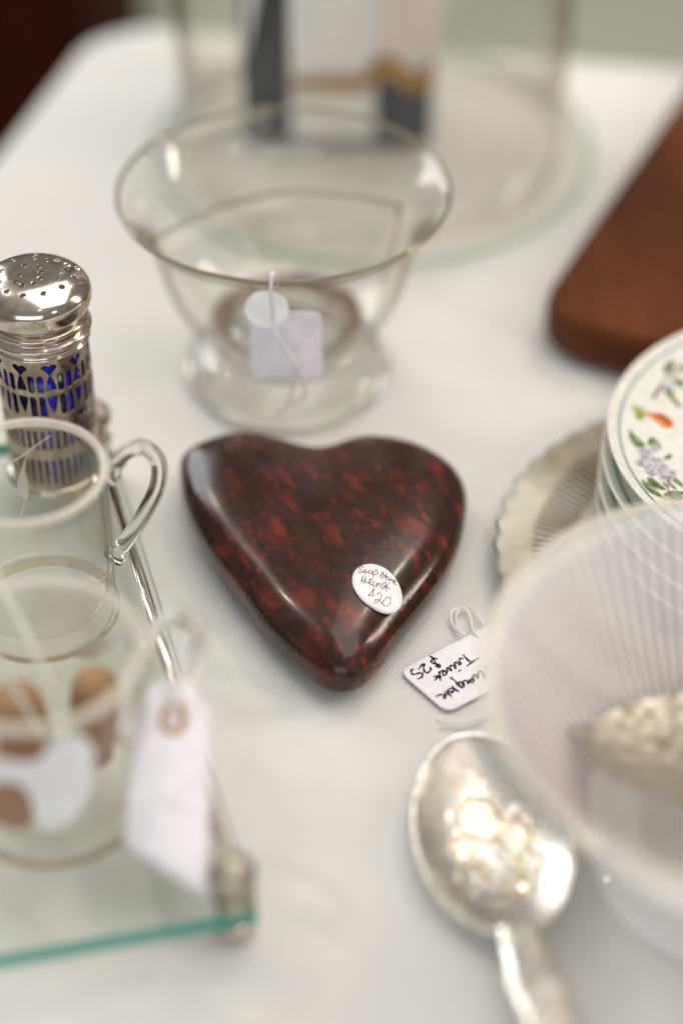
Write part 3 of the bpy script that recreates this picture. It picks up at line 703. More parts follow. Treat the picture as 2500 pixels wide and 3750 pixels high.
# ================================================================ wooden board
def build_board():
    c = Vector((0.0755, 0.098)); a = radians(65); e1 = Vector((cos(a), sin(a))); e2 = Vector((cos(a-pi/2), sin(a-pi/2)))
    o = plate_outline('wooden_board', rounded([c, c+e1*0.42, c+e1*0.42+e2*0.26, c+e2*0.26], 0.026, 12), 0.0008, 0.022, M['board'], None, 0.006)
    o.modifiers['bevel'].segments = 4
    for p in o.data.polygons: p.use_smooth = False
    tag(o, 'thick reddish brown wooden board with rounded corner at the right back', 'wooden board')
build_board()

# ================================================================ silverplate trivet dish and china plates
def build_trivet():
    r = empty('scalloped_trivet', (0.1414, -0.0330, 0.0))
    R = 0.0875; seg = 864; V = []; F = []
    nsc = 46
    rings = [0.0, 0.03, 0.05, 0.0585, 0.060, 0.063, 0.067, 0.071, 0.0745, 0.0765, 0.078, 0.082, 0.085, 1.0]
    for ri, q in enumerate(rings):
        for k in range(seg):
            a = 2*pi*k/seg
            sc = abs(sin(a*nsc/2+0.4*sin(3*a)))
            ro = R*(1 + 0.020*(sc-0.5))
            rr = q if q != 1.0 else ro
            if q > 0.078 and q != 1.0: rr = 0.078 + (q-0.078)/(R-0.078)*(ro-0.078)
            z = 0.0042 + 0.006*max(0, (rr-0.058)/0.03)**1.2
            if 0.0595 < q < 0.0750: z += 0.0007*sin(a*144)
            if q == 0.0585: z += 0.0004
            if q == 0.0765: z += 0.0006
            if q == 1.0: z -= 0.0012+0.0008*sc
            V.append((rr*cos(a), rr*sin(a), z))
    for i in range(len(rings)-1):
        for k in range(seg):
            F.append((i*seg+k, (i+1)*seg+k, (i+1)*seg+(k+1) % seg, i*seg+(k+1) % seg))
    me = mesh_obj('dish', V, F, M['champagne'], r); m = me.modifiers.new('th', 'SOLIDIFY'); m.thickness = 0.0012; m.offset = -1
    # dark strips between the ribs, groove shade put in as colour
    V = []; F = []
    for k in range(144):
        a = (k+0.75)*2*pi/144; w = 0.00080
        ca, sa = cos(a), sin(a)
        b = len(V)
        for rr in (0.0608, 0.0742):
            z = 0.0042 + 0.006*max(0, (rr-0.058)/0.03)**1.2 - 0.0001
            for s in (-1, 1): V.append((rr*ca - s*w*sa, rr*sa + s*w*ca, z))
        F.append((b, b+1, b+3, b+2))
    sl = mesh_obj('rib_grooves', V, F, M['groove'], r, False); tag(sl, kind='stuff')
    for k in range(4):
        a = pi/4+k*pi/2; lathe('foot', [(0, 0.0006), (0.004, 0.0006), (0.005, 0.003), (0.003, 0.0042), (0, 0.0042)], M['champagne'], r, 16, loc=(0.045*cos(a), 0.045*sin(a), 0))
    tag(r, 'scalloped champagne silverplate trivet with radial ribs under the china plates', 'trivet')
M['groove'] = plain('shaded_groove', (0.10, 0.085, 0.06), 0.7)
M['gold_relief'] = silver_mat('gold_relief', (0.84, 0.76, 0.54), 0.3, 0.2, 200)
build_trivet()

PC = (0.1706, -0.0022)
def build_plates():
    offs = [(-0.0035, -0.0125, 0.0120, 'lowest'), (-0.003, -0.0090, 0.0193, 'second from the bottom'), (-0.0018, -0.0045, 0.0266, 'second from the top'), (0, 0, 0.0339, 'top')]
    for k, (dx, dy, z, lab) in enumerate(offs):
        r = empty('china_plate', (PC[0]+dx, PC[1]+dy, z-0.004)); R = 0.0764
        prof = smooth_prof([(0, 0.0035), (0.05, 0.0035), (0.066, 0.0038), (0.0725, 0.0052), (0.0757, 0.0068), (R, 0.0066), (0.0760, 0.0056), (0.0725, 0.0036), (0.066, 0.0018), (0.052, 0.0004), (0.050, -0.0036), (0.047, -0.0036), (0.0465, 0.0008), (0, 0.0012)], 3)
        lathe('dish', prof, M['china'], r, 160)
        q = [(0.0722*cos(a*2*pi/160), 0.0722*sin(a*2*pi/160), 0.00525) for a in range(161)]
        tube('teal_band' if k == 3 else 'green_band', q, 0.00033 if k == 3 else 0.0006, M['teal'] if k == 3 else M['green'], r, 6, cap=False)
        what = {'top': 'uppermost of the stack printed with leaves flowers and an orange bud'}.get(lab, lab+' of the four stacked on the trivet')
        tag(r, ('white china plate ' + what), 'plate', 'china plates stacked on the trivet')
        if k == 3:
            def zf(x, y):
                rr = math.hypot(x, y)
                return 0.0035 + max(0, rr-0.058)**2*9 + 0.00012
            def poly(name, pts, mat, dz=0.0, seg=5):
                P = [tuple(v/1000 for v in p) for p in pts]; m_ = len(P); Q = []
                for i in range(m_):
                    for j in range(seg): Q.append(cr(P[(i-1) % m_], P[i], P[(i+1) % m_], P[(i+2) % m_], j/seg))
                Q = [Vector(q) for q in Q if math.hypot(*q) < 0.0715]
                c = sum(Q, Vector((0, 0)))/len(Q)
                V = [(q.x, q.y, zf(q.x, q.y)+dz) for q in Q] + [(c.x, c.y, zf(c.x, c.y)+dz)]
                n = len(Q); F = [(i, (i+1) % n, n) for i in range(n)]
                o = mesh_obj(name, V, F, mat, r, False); fix_normals(o)
                if o.data.polygons[0].normal.z < 0: o.data.flip_normals()
                return o
            for i, L in enumerate(LEAVES):
                poly('printed_leaf', L, M['sepal'] if i == 12 else M['leaf'])
                if 2 < len(L) and i in (0, 1, 3, 5, 10): # lighter half of the leaf
                    cx = sum(p[0] for p in L)/len(L); cy = sum(p[1] for p in L)/len(L)
                    poly('leaf_light', [((p[0]-cx)*0.55+cx+0.35, (p[1]-cy)*0.55+cy+0.25) for p in L], M['leaflight'], 0.00006)
            poly('printed_bud', BUD, M['bud'], 0.00005); poly('bud_shade', BUD_RED, M['budred'], 0.0001)
            for i, (x, y) in enumerate(FLOWERS):
                for j in range(5):
                    a = j*2*pi/5+i; pr_ = 1.0
                    pts = [(x+1.0*cos(a)+pr_*cos(b)*(1.0 if abs(cos(b-a)) > .5 else .7), y+1.0*sin(a)+pr_*sin(b)*(1.0 if abs(cos(b-a)) > .5 else .7)) for b in [k_*pi/4 for k_ in range(8)]]
                    poly('petal', pts, M['petal'], 0.00007+0.00001*j, 2)
                pts = [(x+0.75*cos(b), y+0.6*sin(b)) for b in [k_*pi/4 for k_ in range(8)]]
                poly('flower_centre', pts, M['anther'], 0.00014, 2)
            ribbons('twigs', STEMS, 0.0007, M['twig'], r, lambda x, y: zf(x, y)+0.00009)
M['leaflight'] = print_mat('pale_leaf_print', [(0.35, (0.16, 0.21, 0.09)), (0.65, (0.36, 0.42, 0.20))], 400)
build_plates()

# ================================================================ glass tray with rail
TE = Vector((0.0350, -0.1204)).normalized()        # along the right side towards the viewer
TF = Vector((-0.0708, -0.0155)).normalized()       # along the front towards the left
TC = Vector((-0.0240, -0.1882))                    # front right corner
def tray_pt(s, f, z): p = TC - TE*s + TF*f; return (p.x, p.y, z)
def build_tray():
    r = empty('glass_tray', (0, 0, 0)); L = 0.228; W = 0.17
    c = [tray_pt(0, 0, 0), tray_pt(0, W, 0), tray_pt(L, W, 0), tray_pt(L, 0, 0)]
    zb, zt = 0.0082, 0.014
    V = [(x, y, zb) for x, y, _ in c] + [(x, y, zt) for x, y, _ in c]
    F = [(0, 1, 2, 3), (4, 5, 6, 7)] + [(i, (i+1) % 4, 4+(i+1) % 4, 4+i) for i in range(4)]
    o = mesh_obj('glass_plate', V, F, None, r, False, [M['plateglass'], M['edge']], [0, 0, 1, 1, 1, 1]); fix_normals(o)
    ins = 0.0055
    posts = [(ins-0.001, ins), (L-ins, ins), (ins-0.001, W-ins), (L-ins, W-ins)]
    for s, f in posts:
        x, y, _ = tray_pt(s, f, 0)
        prof = smooth_prof([(0, 0.0), (0.0042, 0.0004), (0.0062, 0.003), (0.0058, 0.0058), (0.0040, 0.0070), (0.0050, 0.0080)], 4)
        lathe('foot', prof + [(0, 0.0080)], M['silver'], r, 32, loc=(x, y, 0))
        prof = smooth_prof([(0.0058, 0.0145), (0.0062, 0.016), (0.0046, 0.018), (0.0052, 0.021), (0.0066, 0.0235), (0.0070, 0.0260), (0.0060, 0.0290), (0.0035, 0.0315), (0, 0.0322)], 4)
        lathe('post', [(0, 0.0142)] + prof, M['antique'], r, 32, loc=(x, y, 0))
    for f in (ins, W-ins):
        a = tray_pt(posts[0][0]+0.004, f, 0.0235); b = tray_pt(L-ins-0.004, f, 0.0235)
        tube('side_rail', [a, b], 0.0019, M['bright'], r, 14)
    tag(r, 'rectangular green edged glass tray with silver rails and ball feet at lower left', 'glass tray')
build_tray()

# ================================================================ silver shaker with cobalt glass
def build_shaker():
    r = empty('silver_shaker', (-0.1038, 0.0095, 0.0142))
    R = 0.0165
    lathe('glass_liner', [(0, 0.001), (R-0.0014, 0.001), (R-0.0012, 0.058), (0, 0.058)], M['cobalt'], r, 64)
    lathe('base_rim', smooth_prof([(0, 0.0), (0.0168, 0.0), (0.0176, 0.0008), (0.0172, 0.0018), (R, 0.0022)], 3), M['silver'], r, 64)
    # pierced sleeve: marching-squares clip of a cylinder grid against the cut pattern (arc in mm, z in mm)
    per = 36.0; mmdeg = R*1000*pi/180
    def capsule(x, z, cx, z0, z1, w): 
        zz = min(max(z, z0+w), z1-w); return math.hypot(x-cx, z-zz) - w
    def heart(x, z, s):     # heart of size s centred at 0, point down
        x = abs(x)/s; z = z/s
        if z > 0: d = math.hypot(x-0.46, z-0.05)-0.52; d2 = math.hypot(x, z+0.05)-0.35; d = min(d, d2)
        else: d = (x - 0.96*(1+z/1.05))*0.74
        return d*s
    def sdf(deg, z):
        ph = ((deg+per/2) % per) - per/2; x = ph*mmdeg
        # z measured from the shaker's foot (mm)
        d = 9.0
        d = min(d, heart(x, z-55.6, 2.8))
        # lens in two halves
        zc = 45.0; lz = abs(z-zc)
        lens = abs(x)*1.0 - 1.95*max(0.0, 1-(lz/8.4)**2.1)
        if z > zc: half = max(lens*0.8, -(z-(zc+1.1+0.5*(1-min(1, (x/2)**2)))) )
        else: half = max(lens*0.8, (z-(zc-0.9)))
        if lz < 9: d = min(d, half)
        x2 = (((deg-per/2+per/2) % per) - per/2)*mmdeg  # measured from mid-way
        xm = ((deg % per) - per/2)*mmdeg
        for sx in (-1, 1):
            d = min(d, capsule(xm, z, sx*1.6, 45.6, 53.0, 1.2))
            d = min(d, capsule(xm, z, sx*1.6, 35.2, 44.3, 1.2))
        d = min(d, heart(x, -(z-32.4), 2.0))
        # long slots
        ph2 = ((deg+4.5) % 9.0) - 4.5; xs = ph2*mmdeg
        d = min(d, capsule(xs, z, 0, 20.4, 29.0, 0.80))
        d = min(d, math.hypot(xs, z-18.2)-0.42)
        taper = 0.84*min(1.0, 0.45+(z-3.0)/12)
        d = min(d, capsule(xs, z, 0, 3.4, 16.2, max(0.25, taper)))
        return d
    NA, NZ = 540, 300; z0, z1 = 1.5, 59.5
    val = [[sdf(i*360/NA, z0+(z1-z0)*j/NZ) for i in range(NA)] for j in range(NZ+1)]
    V = []; F = []; vid = {}; eid = {}
    def gp(i, j):
        return (i*360/NA, z0+(z1-z0)*j/NZ)
    def addv(key, deg, z):
        if key not in vid:
            vid[key] = len(V); a = radians(deg); V.append((R*cos(a), R*sin(a), z/1000))
        return vid[key]
    for j in range(NZ):
        for i in range(NA):
            i2 = i+1; cs = [(i, j), (i2, j), (i2, j+1), (i, j+1)]
            vv = [val[b][a % NA] for a, b in cs]
            if min(vv) >= 0:
                F.append([addv(('p', a % NA, b), *gp(a, b)) for a, b in cs]); continue
            if max(vv) < 0: continue
            f = []
            for k in range(4):
                A, B = cs[k], cs[(k+1) % 4]; va, vb = vv[k], vv[(k+1) % 4]
                if va >= 0: f.append(addv(('p', A[0] % NA, A[1]), *gp(*A)))
                if (va >= 0) != (vb >= 0):
                    t = va/(va-vb); ga, gb = gp(*A), gp(*B)
                    kk = ('e',) + tuple(sorted([(A[0] % NA, A[1]), (B[0] % NA, B[1])]))
                    f.append(addv(kk, ga[0]+(gb[0]-ga[0])*t, ga[1]+(gb[1]-ga[1])*t))
            if len(f) > 2: F.append(f)
    sl = mesh_obj('pierced_sleeve', V, F, M['sleeve'], r)
    m = sl.modifiers.new('th', 'SOLIDIFY'); m.thickness = 0.0007; m.offset = -1 
    col = smooth_prof([(R+0.0003, 0.0585), (R+0.0010, 0.0593), (R+0.0004, 0.0602), (R+0.0003, 0.0612), (R+0.0014, 0.0622), (R+0.0018, 0.0634), (R+0.0008, 0.0645), (R+0.0002, 0.0654), (R+0.0010, 0.0665), (R+0.0006, 0.0677), (R-0.0012, 0.0690), (R-0.0014, 0.0702)], 4)
    lathe('collar', col, M['silver'], r, 96)
    cap = smooth_prof([(R-0.0014, 0.0690), (R+0.0004, 0.0696), (0.0186, 0.0722), (0.0194, 0.0755), (0.0188, 0.0785), (0.0165, 0.0812), (0.0130, 0.0830), (0.0085, 0.0841), (0.0045, 0.0842), (0, 0.0842)], 5)
    lathe('cap', cap, M['silver'], r, 128)
    def capz(q):
        top = [p for p in cap if p[1] > 0.0755]
        best = 0.0841
        for a, b in zip(top, top[1:]):
            if min(a[0], b[0]) <= q <= max(a[0], b[0]) and abs(a[0]-b[0]) > 1e-9:
                best = a[1]+(b[1]-a[1])*(q-a[0])/(b[0]-a[0])
        return best
    holes = [(-4.2, 13.6), (3.0, 12.5), (8.8, 8.6), (12.1, 2.8), (11.8, -3.4), (8.1, -8.0), (2.0, -10.4), (-4.9, -9.3), (-10.4, 11.6), (-6.0, 9.5), (-9.5, 8.5), (-10.2, 4.6), (-8.3, 1.6), (-3.8, 0.8), (-1.3, 3.0), (2.3, 4.4), (5.8, 3.8), (8.0, 0.6), (6.8, -2.3), (2.9, -3.1), (-11.0, -4.0), (-8.0, -3.0), (-3.0, -4.0)]
    hm = bpy.data.meshes.new('hole')
    Vh, Fh = lathe_data([(0.00115, 0.00008), (0.00098, 0.00024), (0.00085, 0.00010)], 12)
    Vh2, Fh2 = lathe_data([(0.00085, 0.00010), (0, 0.00006)], 12)
    b = len(Vh); hm.from_pydata(Vh+Vh2, [], [list(f) for f in Fh]+[[q+b for q in f] for f in Fh2])
    hm.materials.append(M['silver']); hm.materials.append(M['ink'])
    hm.polygons.foreach_set('material_index', [0]*len(Fh)+[1]*len(Fh2)); hm.update()
    for x, y in holes:
        x /= 1000; y /= 1000; q = math.hypot(x, y)
        o = bpy.data.objects.new('hole', hm); COL.objects.link(o); o.parent = r
        z = capz(q); sl_ = (capz(q+0.0005)-capz(max(0, q-0.0005)))/0.001
        nrm = Vector((-sl_*x/(q or 1), -sl_*y/(q or 1), 1)).normalized()
        o.rotation_euler = nrm.to_track_quat('Z', 'Y').to_euler(); o.location = (x, y, z)
    r.rotation_euler = (0, 0, radians(-90+16.8-36))
    tag(r, 'silver shaker with pierced heart sleeve over cobalt blue glass and holed cap', 'shaker')
build_shaker()

# ================================================================ two glass cups with loop handles
def build_cup(loc, R, H, ang, lab, handle):
    r = empty('glass_cup', loc)
    w = 0.0016
    outer = smooth_prof([(0, 0.0), (R*0.80, 0.0), (R*0.88, 0.0012), (R*0.93, 0.005), (R*0.955, 0.02), (R*0.975, H*0.6), (R*0.992, H-0.003), (R, H-0.0008)], 4)
    inner = smooth_prof([(R-w, H-0.0006), (R-w-0.0004, H-0.004), (R*0.975-w, H*0.6), (R*0.955-w, 0.02), (R*0.90-w, 0.0105), (R*0.75, 0.0075), (0, 0.0070)], 4)
    lathe('cup_wall', outer + [(R-w*0.4, H)] + inner, M['wall'], r, 112)
    tube('rim', [((R-w/2)*cos(a*2*pi/96), (R-w/2)*sin(a*2*pi/96), H) for a in range(97)], 0.0015, M['frostrim'], r, 8, cap=False)
    lathe('base_shade_ring', [(R*0.86, 0.0), (R*0.955, 0.0004), (R*0.985, 0.0018), (R*0.955, 0.0032)], M['basering'], r, 96)  # brown ring added for the dark line of shade under the cup
    dx, dy = cos(ang), sin(ang)
    pts = spline([(dx*p, dy*p, z) for p, z in handle], 8)
    n = len(pts); rad = [0.0027*(1.35 if i < 4 or i > n-5 else 1.0) for i in range(n)]
    tube('handle', pts, 0.0027, M['glass'], r, 16, rad=rad, flat=1.0)
    tag(r, lab, 'glass cup', 'clear glass cups with loop handles on the tray')
    return r
def cyl_poly(name, pts, Rr, mat, parent, z_off):
    """flat print on the cup wall: pts are (angle in degrees, height in mm above the table)"""
    P = pts; m_ = len(P); Q = []
    for i in range(m_):
        for j in range(4): Q.append(cr(P[(i-1) % m_], P[i], P[(i+1) % m_], P[(i+2) % m_], j/4))
    ca = sum(q[0] for q in Q)/len(Q); cz = sum(q[1] for q in Q)/len(Q)
    V = []; F = []; n = len(Q)
    for t in (1.0, 0.66, 0.33):
        for a, z in Q:
            aa = radians(ca+(a-ca)*t); V.append((Rr*cos(aa), Rr*sin(aa), (cz+(z-cz)*t)/1000-z_off))
    V.append((Rr*cos(radians(ca)), Rr*sin(radians(ca)), cz/1000-z_off))
    for i in range(2):
        for k in range(n): F.append((i*n+k, i*n+(k+1) % n, (i+1)*n+(k+1) % n, (i+1)*n+k))
    for k in range(n): F.append((2*n+k, 2*n+(k+1) % n, 3*n))
    return fix_normals(mesh_obj(name, V, F, mat, parent))
def cyl_line(name, pts, Rr, w, mat, parent, z_off):
    q = spline(pts, 6); P = [(Rr*cos(radians(a)), Rr*sin(radians(a)), z/1000-z_off) for a, z in q]
    return tube(name, P, w, mat, parent, 6, flat=0.35)
M['frostrim'] = sheet_glass('polished_rim', (0.95, 0.94, 0.90), 1.0, 0.45, 0.75, (0.92, 0.88, 0.80))
M['basering'] = sheet_glass('base_shade_brown', (0.80, 0.72, 0.62), 0.8)
M['etchline'] = plain('etched_line', (0.45, 0.38, 0.30), 0.6)
TZ = 0.0143
ROC = 0.0259
c1 = build_cup((-0.099, -0.067, TZ), ROC, 0.0607, radians(22), 'clear glass cup etched with a leaf, in front of the silver shaker',
               [(ROC*0.985, 0.050), (ROC+0.006, 0.0575), (ROC+0.0125, 0.0590), (ROC+0.0172, 0.052), (ROC+0.0165, 0.042), (ROC+0.0115, 0.032), (ROC+0.0045, 0.022), (ROC*0.965, 0.0155)])
cyl_poly('etched_leaf', ETCH_LEAF, ROC-0.0022, M['etch'], c1, TZ)
for s in ETCH_STEMS: cyl_line('etched_stem', s, ROC-0.0022, 0.00055, M['etch'], c1, TZ)
lf = ETCH_LEAF; cyl_line('leaf_outline', [lf[-2], lf[-3], lf[-4], lf[6], lf[5]], ROC-0.0024, 0.00022, M['etchline'], c1, TZ)
ROC2 = 0.0298
c2 = build_cup((-0.0853, -0.146, TZ), ROC2, 0.0607, radians(22), 'clear glass cup holding corks and stirring rods, nearest the viewer',
               [(ROC2*0.985, 0.050), (ROC2+0.006, 0.0575), (ROC2+0.0125, 0.0590), (ROC2+0.0172, 0.052), (ROC2+0.0165, 0.042), (ROC2+0.0115, 0.032), (ROC2+0.0045, 0.022), (ROC2*0.965, 0.0155)])
cyl_poly('white_decal', DECAL, ROC2+0.0004, M['etchwhite'] if 'etchwhite' in M else M['paper'], c2, TZ)
for D in DECAL2: cyl_poly('brown_decal', D, ROC2+0.0006, M['etchbrown'], c2, TZ)
cyl_poly('etched_leaf', FARLEAF, ROC2-0.0022, M['paper'], c2, TZ)

def build_corks():
    base = Vector((-0.0853, -0.146, TZ+0.0078))
    items = [((-0.0068, 0.0065), 0.0078, 0.034, (6, -4), 'tall brown cork standing at the left inside the nearest glass cup'),
             ((0.0098, 0.0085), 0.0072, 0.033, (-5, 7), 'short round brown cork at the right inside the nearest glass cup')]
    for (dx, dy), R, H, (rx, ry), lab in items:
        o = lathe('cork', smooth_prof([(0, 0), (R*0.8, 0), (R*0.92, 0.002), (R, H*0.5), (R*0.97, H-0.006), (R*0.80, H-0.0022), (R*0.45, H-0.0004), (0, H)], 4), M['cork'], None, 32)
        o.location = base+Vector((dx, dy, 0.0004)); o.rotation_euler = (radians(rx), radians(ry), 0)
        tag(o, lab, 'cork')
    rods = [((0.0140, -0.0190, 0.0380), (-0.0180, 0.0330, 0.0685), 'pale glass stirring rod crossing between the two corks in the nearest cup'),
            ((0.0090, -0.0105, 0.0100), (-0.0225, 0.0030, 0.0900), 'pale glass stirring rod at the left edge of the nearest cup')]
    for a, b, lab in rods:
        o = tube('stirring_rod', [Vector(a)+base-Vector((0, 0, 0.0078)), Vector(b)+base-Vector((0, 0, 0.0078))], 0.0011, M['rod'], None, 12)
        tag(o, lab, 'stirring rod')
M['rod'] = plain('pale_rod', (0.62, 0.62, 0.55), 0.25)
build_corks()

def build_big_tag():
    r = empty('hanging_tag', (-0.0488, -0.146, 0.0))
    P = {'lt': (-0.0602, -0.1462, 0.050), 'rt': (-0.0378, -0.1434, 0.047), 'bl': (-0.0625, -0.172, 0.022), 'br': (-0.0373, -0.1889, 0.020), 'tl': (-0.0535, -0.1385, 0.0560), 'tr': (-0.0440, -0.1375, 0.0555)}
    def mid(a, b, t): return tuple(P[a][i]*(1-t)+P[b][i]*t for i in range(3))
    # curl grid: rows from top to bottom
    rows = [('tl', 'tr', 0), ('lt', 'rt', 0)]
    V = []; F = []; nx = 10; ny = 14
    for j in range(ny+1):
        v = j/ny
        if v < 0.14:
            k = v/0.14; L = Vector(P['tl']).lerp(Vector(P['lt']), k); Rr = Vector(P['tr']).lerp(Vector(P['rt']), k)
        else:
            k = (v-0.14)/0.86; L = Vector(P['lt']).lerp(Vector(P['bl']), k); Rr = Vector(P['rt']).lerp(Vector(P['br']), k)
        for i in range(nx+1):
            u = i/nx; p = L.lerp(Rr, u); p += Vector((0, -0.0012, 0.0016))*sin(pi*u)*(0.4+v); p += Vector((0, 0.001, 0.0))*sin(v*3)
            V.append(p - Vector((-0.0485, -0.146, 0)))
    n = nx+1
    F = [(j*n+i, j*n+i+1, (j+1)*n+i+1, (j+1)*n+i) for j in range(ny) for i in range(nx)]
    o = mesh_obj('card', V, F, M['tagpaper'], r); m = o.modifiers.new('th', 'SOLIDIFY'); m.thickness = 0.0005
    # tan reinforcement ring round the string hole
    c = Vector(P['lt']).lerp(Vector(P['rt']), 0.53).lerp(Vector(P['bl']).lerp(Vector(P['br']), 0.5), 0.02)
    ax = (Vector(P['rt'])-Vector(P['lt'])).normalized(); ay = (Vector(P['bl'])-Vector(P['lt'])).normalized(); nr = ax.cross(ay).normalized()
    if nr.y > 0: nr = -nr
    ring = [c - Vector((-0.0485, -0.146, 0)) + nr*0.0022 + ax*0.0031*cos(a*2*pi/32) + ay*0.0040*sin(a*2*pi/32) for a in range(33)]
    tube('reinforcement_ring', ring, 0.0011, M['reinf'], r, 8, cap=False, flat=0.5)
    s = [Vector((-0.0482, -0.1475, 0.050)), Vector((-0.0470, -0.1455, 0.058)), Vector((-0.0440, -0.1400, 0.067)), Vector((-0.0425, -0.1350, 0.0715)), Vector((-0.0450, -0.1320, 0.068)), Vector((-0.049, -0.1375, 0.060)), Vector((-0.0485, -0.1465, 0.051))]
    tube('string', spline([tuple(p-Vector((-0.0485, -0.146, 0))) for p in s], 6), 0.0007, M['string'], r, 8)
    tag(r, 'large white paper price tag with tan eyelet ring hanging from the nearest cup handle', 'price tag')
build_big_tag()

# ================================================================ spoons
def bumpy(u, v, bumps, lines):
    z = 0.0
    for bx, by, br, bh in bumps:
        d = math.hypot(u-bx, v-by)/br
        if d < 1: z = max(z, bh*math.sqrt(1-d*d))
    for (x0, y0, x1, y1, w, h) in lines:
        dx, dy = x1-x0, y1-y0; t = max(0, min(1, ((u-x0)*dx+(v-y0)*dy)/(dx*dx+dy*dy)))
        d = math.hypot(u-x0-dx*t, v-y0-dy*t)/w
        if d < 1: z = max(z, h*(1-d*d))
    return z
def spoon_bowl(name, A, B, depth, bumps, lines, mat, parent, relief=1.0):
    """oval bowl, half width A, half length B, embossed relief inside"""
    V = []; F = []; nr, ns = 44, 120
    for i in range(nr+1):
        q = i/nr
        for k in range(ns):
            a = 2*pi*k/ns; eg = 1 - 0.10*sin(a)          # egg shape, narrower at the tip
            x = A*q*cos(a)*eg; y = B*q*sin(a)
            z = -depth*(1-q**2.2)
            if q < 0.78: z += relief*bumpy(x/A, y/B, bumps, lines)*min(1, (0.78-q)/0.12)
            if q > 0.95: z += 0.0006*(q-0.95)/0.05
            V.append((x, y, z))
    for i in range(nr):
        for k in range(ns): F.append((i*ns+k, (i+1)*ns+k, (i+1)*ns+(k+1) % ns, i*ns+(k+1) % ns))
    o = mesh_obj(name, V, F, mat, parent)
    m = o.modifiers.new('th', 'SOLIDIFY'); m.thickness = 0.0012; m.offset = -1
    return o
def build_berry_spoon():
    r = empty('berry_spoon', (0.0442, -0.1562, 0.0106)); r.rotation_euler = (radians(4), radians(-3), radians(10))
    random.seed(3)
    bumps = [(-0.12, 0.16, 0.26, 0.0012), (0.35, -0.12, 0.24, 0.0010), (0.05, -0.34, 0.22, 0.0010)]
    for k in range(26):
        a = random.uniform(0, 2*pi); q = random.uniform(0.1, 0.6)
        bumps.append((q*cos(a), q*sin(a)-0.05, random.uniform(0.05, 0.10), random.uniform(0.0004, 0.0009)))
    lines = [(-0.4, 0.3, 0.3, -0.5, 0.05, 0.0012), (-0.3, -0.3, 0.45, 0.25, 0.05, 0.0012), (0, 0.45, 0.0, -0.6, 0.05, 0.001)]
    spoon_bowl('bowl', 0.0226, 0.0360, 0.0080, bumps, lines, M['gilt'], r, 0.38)
    for (cx, cy, rx, ry, a0, a1, w) in ((-0.001, 0.0085, 0.0062, 0.0078, 0, 360, 0.0011), (-0.006, -0.002, 0.006, 0.006, 20, 200, 0.0009), (0.008, 0.001, 0.0048, 0.0060, -60, 230, 0.0010), (0.002, -0.010, 0.0058, 0.0050, 150, 420, 0.0010), (0.0095, -0.010, 0.0042, 0.0042, 0, 360, 0.0009), (-0.007, -0.011, 0.0050, 0.0050, 60, 280, 0.0009), (0.005, -0.018, 0.0035, 0.0035, 0, 360, 0.0009)):
        P = []
        for k in range(25):
            a = radians(a0+(a1-a0)*k/24); x = cx+rx*cos(a); y = cy+ry*sin(a); q = min(1, math.hypot(x/0.0226, y/0.0360))
            P.append((x, y, -0.0080*(1-q**2.2)+0.0001))
        tube('relief', P, w*0.75, M['gold_relief'], r, 8)
    V = []; F = []
    st = [(-0.033, 0.0042, 0.0000, 0.0022), (-0.038, 0.0050, 0.0005, 0.0030), (-0.043, 0.0052, 0.0012, 0.0034), (-0.050, 0.0060, 0.0028, 0.0034), (-0.056, 0.0064, 0.0042, 0.0036), (-0.062, 0.0058, 0.0055, 0.0032), (-0.075, 0.0050, 0.0080, 0.0028), (-0.095, 0.0062, 0.0105, 0.0028), (-0.130, 0.0100, 0.0080, 0.0028), (-0.150, 0.0110, 0.0035, 0.0026)]
    q = spline(st, 6); n = 16
    for i, (y, w, z, h) in enumerate(q):
        for k in range(n):
            a = 2*pi*k/n
            V.append((1.3*w*cos(a)*(1+0.03*sin(i*1.7)), y, z-0.0005 + h*0.5*sin(a)*(1+0.10*cos(3*a)*sin(i*0.5))))
    for i in range(len(q)-1):
        for k in range(n): F.append((i*n+k, i*n+(k+1) % n, (i+1)*n+(k+1) % n, (i+1)*n+k))
    F.append(tuple(range(n))); F.append(tuple((len(q)-1)*n+k for k in range(n)))
    fix_normals(mesh_obj('handle', V, F, M['gilt'], r))
    tag(r, 'gilt silver berry spoon with embossed bowl in front, handle towards the viewer', 'spoon')
build_berry_spoon()

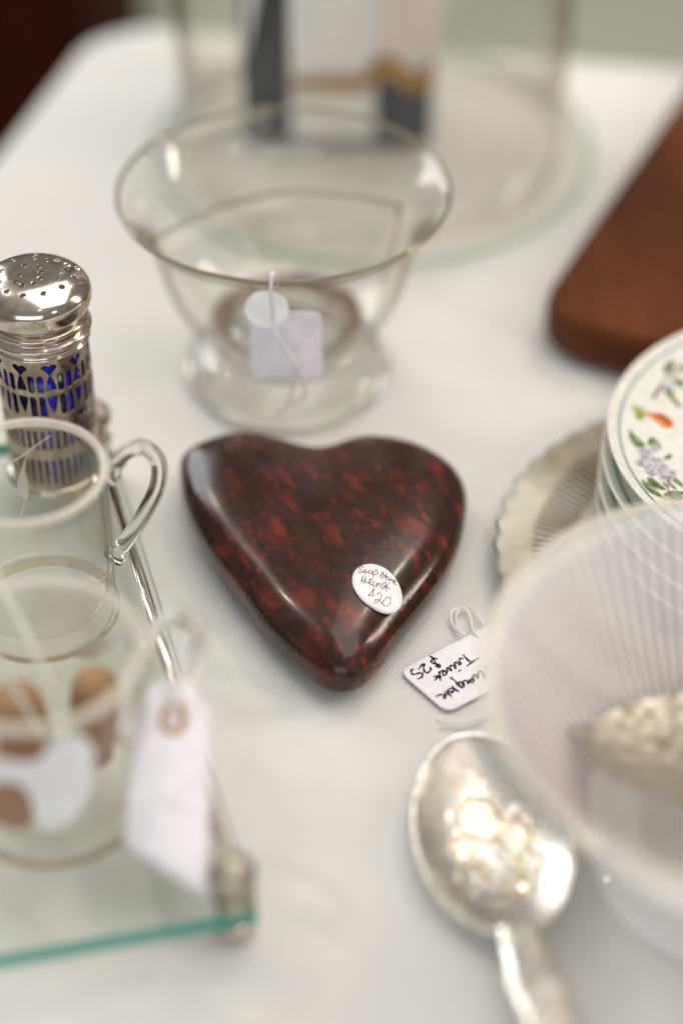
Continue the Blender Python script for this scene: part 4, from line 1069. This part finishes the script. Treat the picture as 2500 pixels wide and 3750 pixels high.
# ================================================================ ribbed milky glass bowl at lower right
RB = (0.1131, -0.1614)
def build_ribbed_bowl():
    r = empty('ribbed_glass_bowl', (RB[0], RB[1], 0.0))
    prof = smooth_prof([(0.030, 0.0205), (0.0380, 0.0235), (0.0475, 0.0330), (0.0560, 0.0460), (0.0630, 0.0590), (0.0690, 0.0705), (0.0745, 0.0800)], 5)
    lathe('wall', prof, M['milk'], r, 144)
    lathe('base', [(0, 0.0190), (0.026, 0.0190), (0.030, 0.0205)], M['milk'], r, 96)
    lathe('foot', smooth_prof([(0.026, 0.0188), (0.024, 0.012), (0.027, 0.006), (0.036, 0.0022), (0.038, 0.0008)], 4), M['milk'], r, 96)
    tube('rim', [(0.0747*cos(a*2*pi/128), 0.0747*sin(a*2*pi/128), 0.0803) for a in range(129)], 0.0014, M['frostrim'], r, 8, cap=False)
    # ribs: thin raised bars inside the wall, each a part sharing one mesh
    pr_ = [p for p in prof if p[1] > 0.026 and p[1] < 0.0765]
    V = []; F = []; w = 0.0007
    for rr, z in pr_:
        V += [(rr-0.0004, -w, z+0.0002), (rr-0.0013, 0, z+0.0007), (rr-0.0004, w, z+0.0002)]
    for i in range(len(pr_)-1):
        a = 3*i; F += [(a, a+1, a+4, a+3), (a+1, a+2, a+5, a+4)]
    me = bpy.data.meshes.new('rib'); me.from_pydata(V, [], F); me.materials.append(M['rib']); me.update()
    NR = 96
    for k in range(NR):
        o = bpy.data.objects.new('rib', me); COL.objects.link(o); o.parent = r; o.rotation_euler = (0, 0, 2*pi*k/NR)
    tag(r, 'wide milky ribbed glass bowl at the lower right holding an embossed silver piece', 'glass bowl')
    # embossed silver piece inside
    e = empty('embossed_dish', (0.1040, -0.1540, 0.0460)); e.rotation_euler = (radians(-12), radians(14), radians(70))
    random.seed(11); bumps = []
    for k in range(60):
        a = random.uniform(0, 2*pi); q = random.uniform(0.0, 0.72)
        bumps.append((q*cos(a), q*sin(a), random.uniform(0.05, 0.13), random.uniform(0.0006, 0.0018)))
    lines = [(-0.5, -0.3, 0.5, 0.3, 0.04, 0.001), (-0.4, 0.4, 0.4, -0.4, 0.04, 0.001)]
    o = spoon_bowl('bowl', 0.0300, 0.0350, 0.007, bumps, lines, M['antique'], e, 0.5)
    hp = spline([(0, 0.033, 0.0), (0, 0.0365, 0.0006), (0, 0.039, 0.0008)], 4)
    tube('spout', hp, 0.004, M['antique'], e, 12, rad=[0.0045-0.0002*i for i in range(len(hp))], flat=0.4)
    tag(e, 'dull silver dish with embossed relief lying inside the ribbed glass bowl', 'silver dish')
build_ribbed_bowl()
